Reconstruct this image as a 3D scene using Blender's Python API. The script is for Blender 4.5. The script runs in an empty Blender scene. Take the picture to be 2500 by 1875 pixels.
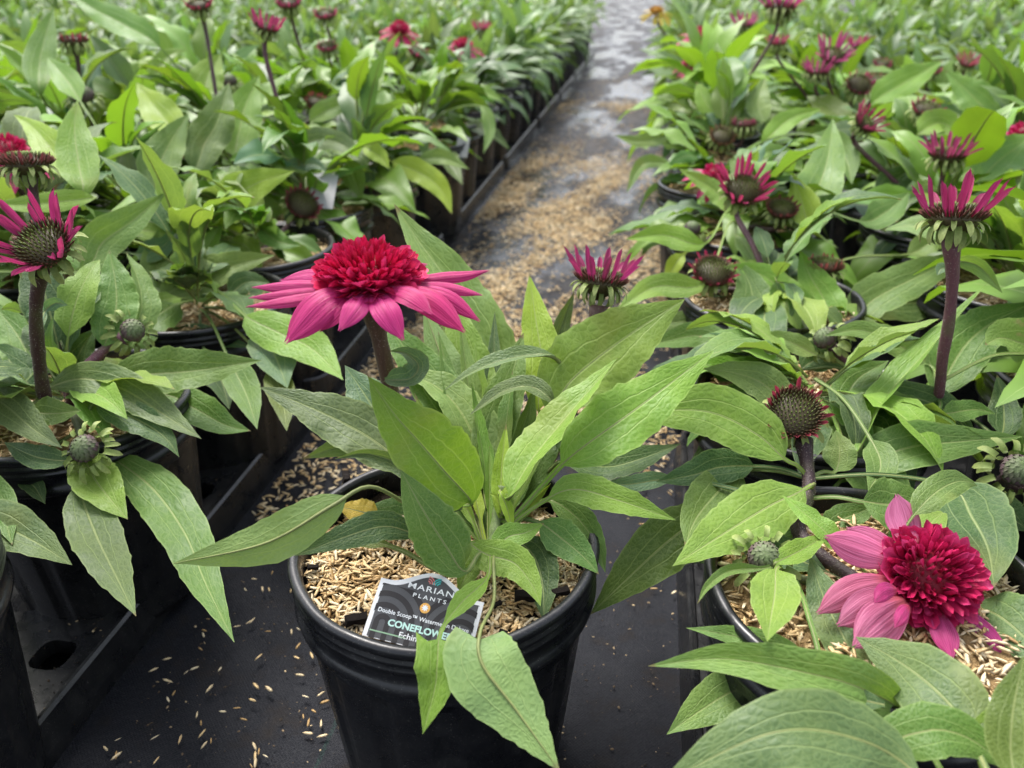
import bpy, math, random
import numpy as np
from mathutils import Vector, Matrix, Quaternion
from mathutils.geometry import tessellate_polygon
R = math.radians
rng = np.random.default_rng(7)
random.seed(7)
scene = bpy.context.scene
COL = scene.collection

# ------------------------------------------------------------------ camera, sky, sun, exposure
FPX, PITCH, YAW, CAMH = 1940.0, R(27.5), R(9.4), .443
cam_d = bpy.data.cameras.new('camera')
cam_d.sensor_width = 36; cam_d.lens = FPX / 2500 * 36
cam_d.clip_start = .01; cam_d.clip_end = 200
cam_d.dof.use_dof = True; cam_d.dof.focus_distance = .43; cam_d.dof.aperture_fstop = 9.5
cam = bpy.data.objects.new('camera', cam_d); COL.objects.link(cam)
cam.location = (0, 0, CAMH); cam.rotation_euler = (math.pi / 2 - PITCH, 0, YAW)
scene.camera = cam

SUN_EL, SUN_AZ = R(62), R(-35)          # azimuth from +Y (the rows' direction) towards +X
world = bpy.data.worlds.new('World'); scene.world = world; world.use_nodes = True
wn, wl = world.node_tree.nodes, world.node_tree.links
wn.clear()
sky = wn.new('ShaderNodeTexSky'); sky.sky_type = 'NISHITA'; sky.sun_disc = False
sky.sun_elevation = SUN_EL; sky.sun_rotation = SUN_AZ; sky.air_density = 1.0; sky.dust_density = 4.0; sky.ozone_density = 1.0
hs = wn.new('ShaderNodeHueSaturation'); hs.inputs['Saturation'].default_value = .46
bg = wn.new('ShaderNodeBackground'); bg.inputs['Strength'].default_value = .15
wo = wn.new('ShaderNodeOutputWorld')
wl.new(sky.outputs[0], hs.inputs['Color']); wl.new(hs.outputs[0], bg.inputs['Color']); wl.new(bg.outputs[0], wo.inputs['Surface'])
sun_d = bpy.data.lights.new('sun', 'SUN'); sun_d.energy = 1.8; sun_d.angle = R(20); sun_d.color = (1, .97, .92)
sun = bpy.data.objects.new('sun', sun_d); COL.objects.link(sun)
sdir = Vector((math.sin(SUN_AZ) * math.cos(SUN_EL), math.cos(SUN_AZ) * math.cos(SUN_EL), math.sin(SUN_EL)))
sun.rotation_euler = sdir.to_track_quat('Z', 'Y').to_euler()
scene.view_settings.view_transform = 'Standard'; scene.view_settings.look = 'None'
scene.view_settings.gamma = 1; scene.view_settings.use_curve_mapping = False
scene.view_settings.exposure = 1.28
scene.cycles.max_bounces = 5; scene.cycles.diffuse_bounces = 3; scene.cycles.glossy_bounces = 2; scene.cycles.transmission_bounces = 3

# ------------------------------------------------------------------ picture <-> place
cp, sp, cy, sy = math.cos(PITCH), math.sin(PITCH), math.cos(YAW), math.sin(YAW)
CAM = np.array([0, 0, CAMH])
def at(px, py, d):
    u = (px - 1250) / FPX; v = -(py - 937.5) / FPX
    x, y, z = u, cp + v * sp, -sp + v * cp
    return CAM + d * np.array([x * cy - y * sy, x * sy + y * cy, z])
def plane(px, py, z):
    r = at(px, py, 1) - CAM
    return CAM + r * ((z - CAMH) / r[2])
def proj(P):
    q = np.asarray(P) - CAM
    x = q[0] * cy + q[1] * sy; y = -q[0] * sy + q[1] * cy; z = q[2]
    d = y * cp - z * sp
    return 1250 + FPX * x / d, 937.5 - FPX * (y * sp + z * cp) / d, d
def nrm(v): return v / (np.linalg.norm(v, axis=-1, keepdims=True) + 1e-12)

# ------------------------------------------------------------------ object helpers
def tag(o, label=None, cat=None, group=None, kind=None):
    if label: o['label'] = label
    if cat: o['category'] = cat
    if group: o['group'] = group
    if kind: o['kind'] = kind
    return o
def mesh_np(name, v, f, mats, smooth=True, uv=None, midx=None, attrs=None):
    """f: list/array of polygons"""
    me = bpy.data.meshes.new(name)
    v = np.asarray(v, dtype=np.float32)
    if isinstance(f, np.ndarray):
        n, k = f.shape
        me.vertices.add(len(v)); me.vertices.foreach_set('co', v.ravel())
        me.loops.add(n * k); me.loops.foreach_set('vertex_index', f.astype(np.int32).ravel())
        me.polygons.add(n); me.polygons.foreach_set('loop_start', np.arange(0, n * k, k, dtype=np.int32))
        me.update(calc_edges=True)
    else:
        me.from_pydata([tuple(map(float, p)) for p in v], [], [tuple(map(int, q)) for q in f])
    for m in (mats if isinstance(mats, (list, tuple)) else [mats]): me.materials.append(m)
    if smooth: me.polygons.foreach_set('use_smooth', np.ones(len(me.polygons), dtype=bool))
    if midx is not None: me.polygons.foreach_set('material_index', np.asarray(midx, dtype=np.int32))
    li = np.zeros(len(me.loops), dtype=np.int32); me.loops.foreach_get('vertex_index', li)
    if uv is not None:
        l = me.uv_layers.new(name='UVMap'); l.data.foreach_set('uv', np.asarray(uv, dtype=np.float32)[li].ravel())
    for k, a in (attrs or {}).items():
        at_ = me.attributes.new(k, 'FLOAT', 'POINT'); at_.data.foreach_set('value', np.asarray(a, dtype=np.float32))
    me.update()
    return me
def link(name, me, parent=None, M=None, color=None):
    o = bpy.data.objects.new(name, me); COL.objects.link(o)
    if parent is not None: o.parent = parent
    if M is not None: o.matrix_basis = M
    if color is not None: o.color = (*color, 1)
    return o
def empty(name, loc):
    o = bpy.data.objects.new(name, None); COL.objects.link(o)
    o.location = loc; o.empty_display_size = .02
    return o
def lathe(prof, n, disp=None):
    v = []; f = []
    for i, (r, z) in enumerate(prof):
        for k in range(n):
            a = 2 * math.pi * k / n
            rr = r + (disp(i, a, z) if disp else 0)
            v.append((rr * math.cos(a), rr * math.sin(a), z))
    for i in range(len(prof) - 1):
        for k in range(n):
            f.append((i * n + k, i * n + (k + 1) % n, (i + 1) * n + (k + 1) % n, (i + 1) * n + k))
    return v, f
def tube_geo(P, rad, n=8, cap=True):
    P = np.asarray(P, float); m = len(P)
    T = nrm(np.gradient(P, axis=0))
    ref = np.array([0, 0, 1.]) if abs(T[0][2]) < .8 else np.array([1., 0, 0])
    A = nrm(np.cross(T, ref)); B = np.cross(T, A)
    a = np.linspace(0, 2 * np.pi, n, endpoint=False)
    rad = np.broadcast_to(np.asarray(rad, float), (m,))
    v = (P[:, None] + rad[:, None, None] * (A[:, None] * np.cos(a)[None, :, None] + B[:, None] * np.sin(a)[None, :, None])).reshape(-1, 3)
    f = [(i * n + k, i * n + (k + 1) % n, (i + 1) * n + (k + 1) % n, (i + 1) * n + k) for i in range(m - 1) for k in range(n)]
    if cap:
        f.append(tuple(range(n))[::-1]); f.append(tuple((m - 1) * n + k for k in range(n)))
    return v, f
def spline(pts, n):
    """Catmull-Rom through the points, n+1 samples evenly spaced by length"""
    p = np.asarray(pts, float)
    p = np.vstack([2 * p[0] - p[1], p, 2 * p[-1] - p[-2]])
    out = []
    for i in range(1, len(p) - 2):
        for t in np.linspace(0, 1, 16, endpoint=False):
            a, b, c, d = p[i - 1], p[i], p[i + 1], p[i + 2]
            out.append(.5 * (2 * b + (c - a) * t + (2 * a - 5 * b + 4 * c - d) * t * t + (3 * b - a - 3 * c + d) * t ** 3))
    out.append(p[-2]); out = np.array(out)
    s = np.r_[0, np.cumsum(np.linalg.norm(np.diff(out, axis=0), axis=1))]
    q = np.linspace(0, s[-1], n + 1)
    return np.stack([np.interp(q, s, out[:, k]) for k in range(out.shape[1])], 1), s[-1]
def instance_np(tv, tf, mats):
    """many copies of one small template as arrays; mats: (N,3,4)"""
    tv = np.asarray(tv, float); tf = np.asarray(tf, int); N = len(mats)
    v = np.einsum('nij,kj->nki', mats[:, :, :3], tv) + mats[:, None, :, 3]
    f = tf[None] + (np.arange(N) * len(tv))[:, None, None]
    return v.reshape(-1, 3), f.reshape(-1, tf.shape[1])
def basis(x, z, o, s=(1, 1, 1)):
    """matrices (N,3,4) with local x along x, local z near z"""
    x = nrm(x); y = nrm(np.cross(z, x)); z = np.cross(x, y)
    s = np.broadcast_to(np.asarray(s, float), (len(x), 3))
    return np.stack([x * s[:, :1], y * s[:, 1:2], z * s[:, 2:3], o], axis=2)
def M4(x, z, o, s=1.0):
    b = basis(np.array([x], float), np.array([z], float), np.array([o], float), (s, s, s) if np.isscalar(s) else s)[0]
    return Matrix([list(b[0]), list(b[1]), list(b[2]), [0, 0, 0, 1]])

# ------------------------------------------------------------------ materials
class NT:
    def __init__(s, name):
        s.m = bpy.data.materials.new(name); s.m.use_nodes = True
        s.t = s.m.node_tree; s.t.nodes.clear()
        s.out = s.n('ShaderNodeOutputMaterial')
    def n(s, typ, **kw):
        x = s.t.nodes.new(typ)
        for k, v in kw.items(): setattr(x, k, v)
        return x
    def set(s, node, **kw):
        for k, v in kw.items():
            k = k.replace('_', ' ')
            if hasattr(v, 'node') or hasattr(v, 'is_output'): s.t.links.new(v, node.inputs[k])
            else: node.inputs[k].default_value = v
        return node
    def l(s, a, b): s.t.links.new(a, b)
    def math(s, op, a, b=None, c=None, clamp=False):
        x = s.n('ShaderNodeMath', operation=op, use_clamp=clamp)
        for i, v in enumerate((a, b, c)):
            if v is None: continue
            if hasattr(v, 'is_output'): s.l(v, x.inputs[i])
            else: x.inputs[i].default_value = v
        return x.outputs[0]
    def ramp(s, v, lo, hi, a=0., b=1.):
        x = s.n('ShaderNodeMapRange', interpolation_type='SMOOTHSTEP')
        x.inputs[1].default_value = lo; x.inputs[2].default_value = hi; x.inputs[3].default_value = a; x.inputs[4].default_value = b
        s.l(v, x.inputs[0]); return x.outputs[0]
    def mix(s, f, a, b, mode='MIX'):
        x = s.n('ShaderNodeMix', data_type='RGBA', blend_type=mode)
        for i, v in ((0, f), (6, a), (7, b)):
            if hasattr(v, 'is_output'): s.l(v, x.inputs[i])
            else: x.inputs[i].default_value = v if i == 0 else (*v, 1)
        return x.outputs[2]
    def noise(s, vec, scale, detail=3, rough=.55):
        x = s.n('ShaderNodeTexNoise'); x.inputs['Scale'].default_value = scale
        x.inputs['Detail'].default_value = detail; x.inputs['Roughness'].default_value = rough
        if vec is not None: s.l(vec, x.inputs['Vector'])
        return x.outputs[0]
    def bump(s, h, strength, dist, normal=None):
        x = s.n('ShaderNodeBump'); x.inputs['Strength'].default_value = strength; x.inputs['Distance'].default_value = dist
        s.l(h, x.inputs['Height'])
        if normal is not None: s.l(normal, x.inputs['Normal'])
        return x.outputs[0]
    def bsdf(s, col, rough=.5, spec=.4, normal=None, **kw):
        x = s.n('ShaderNodeBsdfPrincipled')
        for k, v in (('Base Color', col), ('Roughness', rough), ('Specular IOR Level', spec), *kw.items()):
            if hasattr(v, 'is_output'): s.l(v, x.inputs[k])
            else: x.inputs[k].default_value = (*v, 1) if isinstance(v, tuple) and len(v) == 3 else v
        if normal is not None: s.l(normal, x.inputs['Normal'])
        return x.outputs[0]
    def done(s, sh): s.l(sh, s.out.inputs['Surface']); return s.m

def leaf_material(simple=False):
    k = NT('leaf_far' if simple else 'leaf'); info = k.n('ShaderNodeObjectInfo'); col = info.outputs['Color']
    uv = k.n('ShaderNodeUVMap'); sx = k.n('ShaderNodeSeparateXYZ'); k.l(uv.outputs[0], sx.inputs[0])
    u, v = sx.outputs[0], sx.outputs[1]
    rnd = k.n('ShaderNodeAttribute', attribute_name='rnd').outputs['Fac']
    tc = k.n('ShaderNodeTexCoord').outputs['Object']
    off = k.n('ShaderNodeVectorMath', operation='ADD'); k.l(tc, off.inputs[0]); k.l(info.outputs['Random'], off.inputs[1])
    pos = off.outputs[0]
    a = k.math('ABSOLUTE', k.math('SUBTRACT', k.math('MULTIPLY', u, 2.0), 1.0))
    wob = k.math('MULTIPLY', k.math('SUBTRACT', k.noise(pos, 90, 2), .5), .10)
    aw = k.math('ADD', a, wob)
    mid = k.ramp(a, .065, .02)
    if simple:
        c = k.mix(mid, col, k.mix(.4, col, (.30, .38, .16)))
        rr = k.math('ADD', 1.0, k.math('MULTIPLY', k.math('GREATER_THAN', rnd, .0001), k.math('SUBTRACT', k.math('MULTIPLY', rnd, .6), .3))); cr = k.n('ShaderNodeCombineXYZ')
        for i in range(3): k.l(rr, cr.inputs[i])
        c = k.mix(1.0, c, cr.outputs[0], 'MULTIPLY')
        b = k.bsdf(c, .45, .42)
        tr = k.n('ShaderNodeBsdfTranslucent'); k.l(k.mix(1.0, c, (1.5, 1.45, .55), 'MULTIPLY'), tr.inputs['Color'])
        ms = k.n('ShaderNodeMixShader'); ms.inputs[0].default_value = .3; k.l(b, ms.inputs[1]); k.l(tr.outputs[0], ms.inputs[2])
        return k.done(ms.outputs[0])
    # two pairs of long arching side veins
    p1 = k.math('MULTIPLY', k.math('SUBTRACT', 1.0, k.math('POWER', v, 2.2)), .50)
    lat = k.ramp(k.math('ABSOLUTE', k.math('SUBTRACT', aw, p1)), .034, .010)
    # slanting cross veins and a fine net between them
    cv = k.math('FRACT', k.math('ADD', k.math('MULTIPLY', v, 11.0), k.math('ADD', k.math('MULTIPLY', aw, -3.4), k.math('MULTIPLY', wob, 22.0))))
    cvd = k.math('ABSOLUTE', k.math('SUBTRACT', cv, .5))
    cross = k.ramp(cvd, .05, .010)
    mp = k.n('ShaderNodeMapping'); mp.inputs['Scale'].default_value = (9, 27, 1); k.l(uv.outputs[0], mp.inputs[0])
    ad = k.n('ShaderNodeVectorMath', operation='ADD'); k.l(mp.outputs[0], ad.inputs[0])
    sc = k.n('ShaderNodeVectorMath', operation='SCALE'); k.l(info.outputs['Random'], sc.inputs[0]); sc.inputs['Scale'].default_value = 40
    k.l(sc.outputs[0], ad.inputs[1])
    vo = k.n('ShaderNodeTexVoronoi', feature='DISTANCE_TO_EDGE'); vo.inputs['Scale'].default_value = 1.0; k.l(ad.outputs[0], vo.inputs['Vector'])
    net = k.ramp(vo.outputs['Distance'], .075, .01)
    mott = k.noise(pos, 38, 3, .6); fine = k.noise(pos, 1500, 1, .7)
    # colour
    c1 = k.mix(k.ramp(mott, .35, .7, 0, .5), col, k.mix(1.0, col, (1.35, 1.22, .85), 'MULTIPLY'))
    c1 = k.mix(k.ramp(fine, .45, .8, 0, .22), c1, k.mix(.5, col, (.36, .42, .22)))
    vein = k.mix(.45, k.mix(1.0, col, (1.5, 1.4, 1.1), 'MULTIPLY'), (.34, .42, .17))
    vm = k.math('MAXIMUM', k.math('MULTIPLY', mid, .9), k.math('MAXIMUM', k.math('MULTIPLY', lat, .62), k.math('MAXIMUM', k.math('MULTIPLY', cross, .32), k.math('MULTIPLY', net, .28))))
    edge = k.math('MULTIPLY', k.ramp(a, .90, .98), k.ramp(v, .02, .06))
    c2 = k.mix(k.math('MAXIMUM', vm, k.math('MULTIPLY', edge, .6)), c1, vein)
    wear = k.math('MULTIPLY', k.ramp(mott, .745, .775), .7)
    c2 = k.mix(wear, c2, (.30, .27, .12))
    tipm = k.math('MULTIPLY', k.ramp(k.math('ADD', v, k.math('MULTIPLY', k.math('SUBTRACT', mott, .5), .25)), .955, .985), k.ramp(info.outputs['Random'], .45, .6))
    c2 = k.mix(k.math('MULTIPLY', tipm, .8), c2, (.16, .11, .045))
    blot = k.math('MULTIPLY', k.ramp(k.noise(pos, 17, 2, .5), .62, .75), .30)
    c2 = k.mix(blot, c2, (.26, .27, .07))
    rr = k.math('ADD', .8, k.math('MULTIPLY', rnd, .45)); cr = k.n('ShaderNodeCombineXYZ')
    for i in range(3): k.l(rr, cr.inputs[i])
    isr = k.math('GREATER_THAN', rnd, .0001)
    c2 = k.mix(isr, c2, k.mix(1.0, c2, cr.outputs[0], 'MULTIPLY'))
    geo = k.n('ShaderNodeNewGeometry'); back = geo.outputs['Backfacing']
    pale = k.mix(.42, c2, (.23, .32, .15))
    c3 = k.mix(k.math('MULTIPLY', back, .75), c2, pale)
    # relief: pillows between the veins, sunken veins on top
    pil = k.math('ADD', k.math('MULTIPLY', k.ramp(vo.outputs['Distance'], 0, .4), .55), k.math('MULTIPLY', k.ramp(cvd, 0, .45), .20))
    pil = k.math('ADD', pil, k.math('MULTIPLY', k.math('MAXIMUM', mid, lat), -1.0))
    pil = k.math('ADD', pil, k.math('MULTIPLY', mott, .5))
    nb = k.bump(pil, .38, .0008)
    b = k.bsdf(c3, k.ramp(mott, .3, .75, .46, .66), .34, nb, **{'Sheen Weight': .05, 'Sheen Roughness': .5, 'Sheen Tint': (.85, .95, .8)})
    tr = k.n('ShaderNodeBsdfTranslucent'); k.l(k.mix(1.0, c3, (1.5, 1.45, .55), 'MULTIPLY'), tr.inputs['Color']); k.l(nb, tr.inputs['Normal'])
    ms = k.n('ShaderNodeMixShader'); ms.inputs[0].default_value = .30; k.l(b, ms.inputs[1]); k.l(tr.outputs[0], ms.inputs[2])
    return k.done(ms.outputs[0])
def petal_material():
    k = NT('petal'); info = k.n('ShaderNodeObjectInfo'); col = info.outputs['Color']
    uv = k.n('ShaderNodeUVMap'); sx = k.n('ShaderNodeSeparateXYZ'); k.l(uv.outputs[0], sx.inputs[0])
    mp = k.n('ShaderNodeMapping'); mp.inputs['Scale'].default_value = (22, 1.6, 1); k.l(uv.outputs[0], mp.inputs[0])
    ad = k.n('ShaderNodeVectorMath', operation='ADD'); k.l(mp.outputs[0], ad.inputs[0])
    sc = k.n('ShaderNodeVectorMath', operation='SCALE'); k.l(info.outputs['Random'], sc.inputs[0]); sc.inputs['Scale'].default_value = 60
    k.l(sc.outputs[0], ad.inputs[1])
    st = k.noise(ad.outputs[0], 1.0, 3, .6)
    c = k.mix(k.ramp(st, .32, .7, 0, .75), k.mix(1.0, col, (.72, .55, .62), 'MULTIPLY'), k.mix(.05, k.mix(1.0, col, (1.15, 1.3, 1.2), 'MULTIPLY'), (.9, .5, .7)))
    c = k.mix(k.ramp(sx.outputs[1], .30, .0, 0, .8), c, k.mix(1.0, col, (.85, .5, .28), 'MULTIPLY'))
    nb = k.bump(st, .9, .0007)
    b = k.bsdf(c, .45, .35, nb, **{'Sheen Weight': .15, 'Sheen Roughness': .4})
    tr = k.n('ShaderNodeBsdfTranslucent'); k.l(c, tr.inputs['Color'])
    ms = k.n('ShaderNodeMixShader'); ms.inputs[0].default_value = .3; k.l(b, ms.inputs[1]); k.l(tr.outputs[0], ms.inputs[2])
    return k.done(ms.outputs[0])
def rnd_material(name, c0, c1, c2, rough=.55, trans=0., bumpy=None, spec=.35):
    """colour runs c0 > c1 > c2 with the point attribute rnd"""
    k = NT(name); r = k.n('ShaderNodeAttribute', attribute_name='rnd').outputs['Fac']
    c = k.mix(k.ramp(r, 0, .5), c0, c1); c = k.mix(k.ramp(r, .5, 1), c, c2)
    tc = k.n('ShaderNodeTexCoord').outputs['Object']
    nz = k.noise(tc, bumpy or 900, 2, .6)
    c = k.mix(k.ramp(nz, .3, .75, 0, .5), c, k.mix(1.0, c, (.55, .52, .5), 'MULTIPLY'))
    b = k.bsdf(c, rough, spec, k.bump(nz, .4, .0004))
    if trans:
        tr = k.n('ShaderNodeBsdfTranslucent'); k.l(c, tr.inputs['Color'])
        ms = k.n('ShaderNodeMixShader'); ms.inputs[0].default_value = trans; k.l(b, ms.inputs[1]); k.l(tr.outputs[0], ms.inputs[2])
        b = ms.outputs[0]
    return k.done(b)
def plain(name, col, rough=.5, spec=.4, nscale=300, var=.35, bs=.3, bd=.0005):
    k = NT(name); tc = k.n('ShaderNodeTexCoord').outputs['Object']
    nz = k.noise(tc, nscale, 4, .6)
    c = k.mix(k.ramp(nz, .3, .7, 0, var), col, tuple(x * .6 for x in col))
    return k.done(k.bsdf(c, rough, spec, k.bump(nz, bs, bd)))
def stem_material():
    k = NT('stem'); info = k.n('ShaderNodeObjectInfo')
    tc = k.n('ShaderNodeTexCoord').outputs['Object']
    mp = k.n('ShaderNodeMapping'); mp.inputs['Scale'].default_value = (1, 1, .06); k.l(tc, mp.inputs[0])
    st = k.noise(mp.outputs[0], 900, 3, .6); bl = k.noise(tc, 45, 3, .5); sp_ = k.noise(tc, 1500, 1, .5)
    c = k.mix(k.ramp(st, .35, .65, 0, .6), info.outputs['Color'], k.mix(1.0, info.outputs['Color'], (1.5, 1.5, 1.4), 'MULTIPLY'))
    c = k.mix(k.ramp(bl, .5, .75, 0, .45), c, (.11, .13, .045))
    c = k.mix(k.ramp(sp_, .66, .72, 0, .6), c, (.35, .3, .22))
    return k.done(k.bsdf(c, .5, .35, k.bump(st, .6, .0008), **{'Sheen Weight': .04}))
def pot_material():
    k = NT('black_plastic'); tc = k.n('ShaderNodeTexCoord').outputs['Object']
    n1 = k.noise(tc, 60, 4, .6); n2 = k.noise(tc, 1400, 2, .6)
    film = k.ramp(k.noise(tc, 22, 5, .7), .45, .75, 0, .35)
    dust = k.math('ADD', k.math('MULTIPLY', k.ramp(n2, .66, .74), k.ramp(n1, .35, .65, .2, .9)), k.math('MULTIPLY', film, .12))
    c = k.mix(k.ramp(n1, .4, .8, 0, .6), (.008, .0085, .010), (.018, .018, .019))
    c = k.mix(dust, c, (.30, .28, .25))
    r = k.math('ADD', k.ramp(n1, .3, .8, .24, .46), k.math('MULTIPLY', dust, .3))
    return k.done(k.bsdf(c, r, .5, k.bump(n1, .15, .002)))
def fabric_material():
    k = NT('ground_fabric'); tc = k.n('ShaderNodeTexCoord').outputs['Object']
    sx = k.n('ShaderNodeSeparateXYZ'); k.l(tc, sx.inputs[0])
    w1 = k.math('SINE', k.math('MULTIPLY', sx.outputs[0], 2600.0)); w2 = k.math('SINE', k.math('MULTIPLY', sx.outputs[1], 2600.0))
    weave = k.math('MULTIPLY', w1, w2)
    mp = k.n('ShaderNodeMapping'); mp.inputs['Scale'].default_value = (1, .35, 1); k.l(tc, mp.inputs[0])
    big = k.noise(mp.outputs[0], 5.5, 5, .6); mid_ = k.noise(tc, 28, 4, .65); fin = k.noise(tc, 700, 3, .7)
    far = k.ramp(sx.outputs[1], .75, 1.35)
    wet = k.math('MULTIPLY', k.ramp(big, .46, .56), far)
    dirt = k.math('MULTIPLY', k.ramp(mid_, .50, .72), .55)
    c = k.mix(k.ramp(fin, .35, .75, 0, .6), (.005, .006, .010), (.026, .027, .031))
    c = k.mix(dirt, c, (.022, .016, .011))
    silt = k.math('MULTIPLY', k.ramp(big, .50, .36), far)
    c = k.mix(k.math('MULTIPLY', silt, .15), c, (.14, .095, .050))
    thread = k.math('MULTIPLY', k.ramp(k.math('ABSOLUTE', k.math('SUBTRACT', k.math('FRACT', k.math('MULTIPLY', sx.outputs[0], 3.3)), .42)), .006, .003), k.ramp(fin, .42, .6, .1, .6))
    c = k.mix(k.math('MULTIPLY', thread, .35), c, (.01, .08, .05))
    rough = k.math('ADD', k.math('MULTIPLY', wet, -.40), k.ramp(mid_, .35, .65, .50, .66))
    h = k.math('ADD', k.math('MULTIPLY', weave, .18), k.math('MULTIPLY', fin, 1.0))
    bs = k.n('ShaderNodeBump'); bs.inputs['Distance'].default_value = .0012
    k.l(h, bs.inputs['Height']); k.l(k.math('SUBTRACT', .55, k.math('MULTIPLY', wet, .42)), bs.inputs['Strength'])
    wv = k.n('ShaderNodeBump'); wv.inputs['Strength'].default_value = .5; wv.inputs['Distance'].default_value = .016
    k.l(k.noise(tc, 9, 2, .4), wv.inputs['Height']); k.l(bs.outputs[0], wv.inputs['Normal'])
    return k.done(k.bsdf(c, rough, k.math('ADD', .14, k.math('ADD', k.math('MULTIPLY', far, .04), k.math('MULTIPLY', wet, .50))), wv.outputs[0]))
MAT = dict(
    leaf=leaf_material(), leaf_far=leaf_material(True), petal=petal_material(), stem=stem_material(), pot=pot_material(), fabric=fabric_material(),
    petiole=plain('petiole', (.20, .23, .075), .5, .35, 200, .5),
    hull=rnd_material('rice_hull', (.48, .31, .13), (.72, .53, .27), (.86, .73, .49), .6, .12),
    grit=rnd_material('grit', (.025, .018, .012), (.12, .08, .045), (.55, .42, .25), .8),
    floret=rnd_material('floret', (.18, .27, .045), (.080, .058, .026), (.26, .055, .050), .5, .1),
    bud=rnd_material('bud_scale', (.13, .20, .06), (.15, .19, .09), (.13, .08, .09), .6, .1),
    pompon=rnd_material('petaloid', (.38, .006, .024), (.60, .013, .078), (.72, .05, .19), .45, .25), pompon_pink=rnd_material('petaloid_pink', (.24, .006, .025), (.56, .016, .105), (.74, .075, .25), .45, .25),
    bract=rnd_material('bract', (.06, .070, .022), (.19, .26, .060), (.36, .42, .14), .55, .15),
    soil=plain('potting_soil', (.030, .020, .013), .9, .2, 260, .6, 1.0, .004),
    hullbed=plain('hull_bed', (.36, .24, .11), .85, .2, 340, .9, 1.0, .004),
    bark=plain('bark', (.022, .013, .009), .85, .25, 220, .6, 1.0, .003),
    white=plain('tag_white', (.80, .80, .79), .45, .4, 200, .06, .02), shaded_white=plain('tag_shaded_white', (.42, .42, .41), .55, .3, 60, .4, .05), black=plain('tag_ink', (.015, .015, .016), .6, .2, 200, .1, .02),  # the greyer white is for far tags: shade put into the colour
    grey=plain('tag_grey', (.085, .086, .088), .5, .35, 3500, .5, .05), stripe=plain('tag_stripe', (.026, .023, .023), .5, .35, 3500, .3, .05),
    print=plain('tag_lettering', (.85, .87, .86), .5, .3, 200, .03, .0), mint=plain('tag_mint', (.55, .80, .70), .5, .3, 200, .03, .0),
    sunny=plain('tag_orange', (.80, .42, .09), .5, .3, 200, .05, .0), coral=plain('tag_coral', (.75, .24, .22), .5, .3, 200, .05, .0), teal=plain('tag_teal', (.08, .55, .52), .5, .3, 200, .05, .0),
    hair=plain('stem_hair', (.55, .52, .46), .6, .3, 100, .1, .0), green_line=plain('tag_green', (.30, .48, .30), .5, .3, 200, .03, .0))

# ------------------------------------------------------------------ ground
def ground():
    xs = np.r_[np.linspace(-60, -1.2, 12), np.linspace(-1, .8, 60), np.linspace(1, 60, 12)]
    ys = np.r_[np.linspace(-20, -.2, 6), np.linspace(0, 4, 110), np.linspace(4.3, 90, 16)]
    X, Y = np.meshgrid(xs, ys)
    Z = .0025 * np.sin(X * 23 + Y * 3) * np.sin(Y * 7 - X * 4) + .0015 * np.sin(X * 61) - .003
    v = np.stack([X, Y, Z], 2).reshape(-1, 3); w = len(xs)
    i = np.arange(len(ys) - 1)[:, None] * w + np.arange(w - 1)[None]; i = i.ravel()
    o = link('ground', mesh_np('ground', v, np.stack([i, i + 1, i + w + 1, i + w], 1), MAT['fabric']))
    tag(o, kind='structure', label='black woven weed fabric covering the nursery aisle')
ground()

# ------------------------------------------------------------------ rice hulls
def hull_template():
    L, Wd, Hh = .5, .5, .5
    v = [(-L, 0, .05), (L, 0, .0)]
    for x, s in ((-.24, .92), (.2, .85)):
        for a in (20, 110, 200, 290):
            v.append((x, math.cos(R(a)) * Wd * s, math.sin(R(a)) * Hh * s + .12))
    f = []
    for k in range(4):
        k2 = (k + 1) % 4
        f += [(0, 2 + k2, 2 + k), (2 + k, 2 + k2, 6 + k2), (2 + k, 6 + k2, 6 + k), (6 + k, 6 + k2, 1)]
    return np.array(v), np.array(f)
HV, HF = hull_template()
def hull_mats(P, r, tilt=.35, Lr=(.0066, .0108)):
    N = len(P); a = r.uniform(0, 2 * np.pi, N); t = r.normal(0, tilt, N)
    x = np.stack([np.cos(a) * np.cos(t), np.sin(a) * np.cos(t), np.sin(t)], 1)
    z = np.array([0, 0, 1.]) + r.normal(0, .35, (N, 3))
    L = r.uniform(*Lr, N)
    return basis(x, z, P, np.stack([L, L * r.uniform(.20, .29, N), L * r.uniform(.09, .17, N)], 1))
def hull_mesh(name, P, r, tilt=.35):
    v, f = instance_np(HV, HF, hull_mats(P, r, tilt))
    return mesh_np(name, v, f, MAT['hull'], attrs={'rnd': np.repeat(np.clip(r.normal(.55, .30, len(P)) - .25 * np.sin(P[:, 0] * 75 + 1) * np.sin(P[:, 1] * 66) - .9 * (r.uniform(0, 1, len(P)) < .05), -.2, 1), len(HV))})

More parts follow.
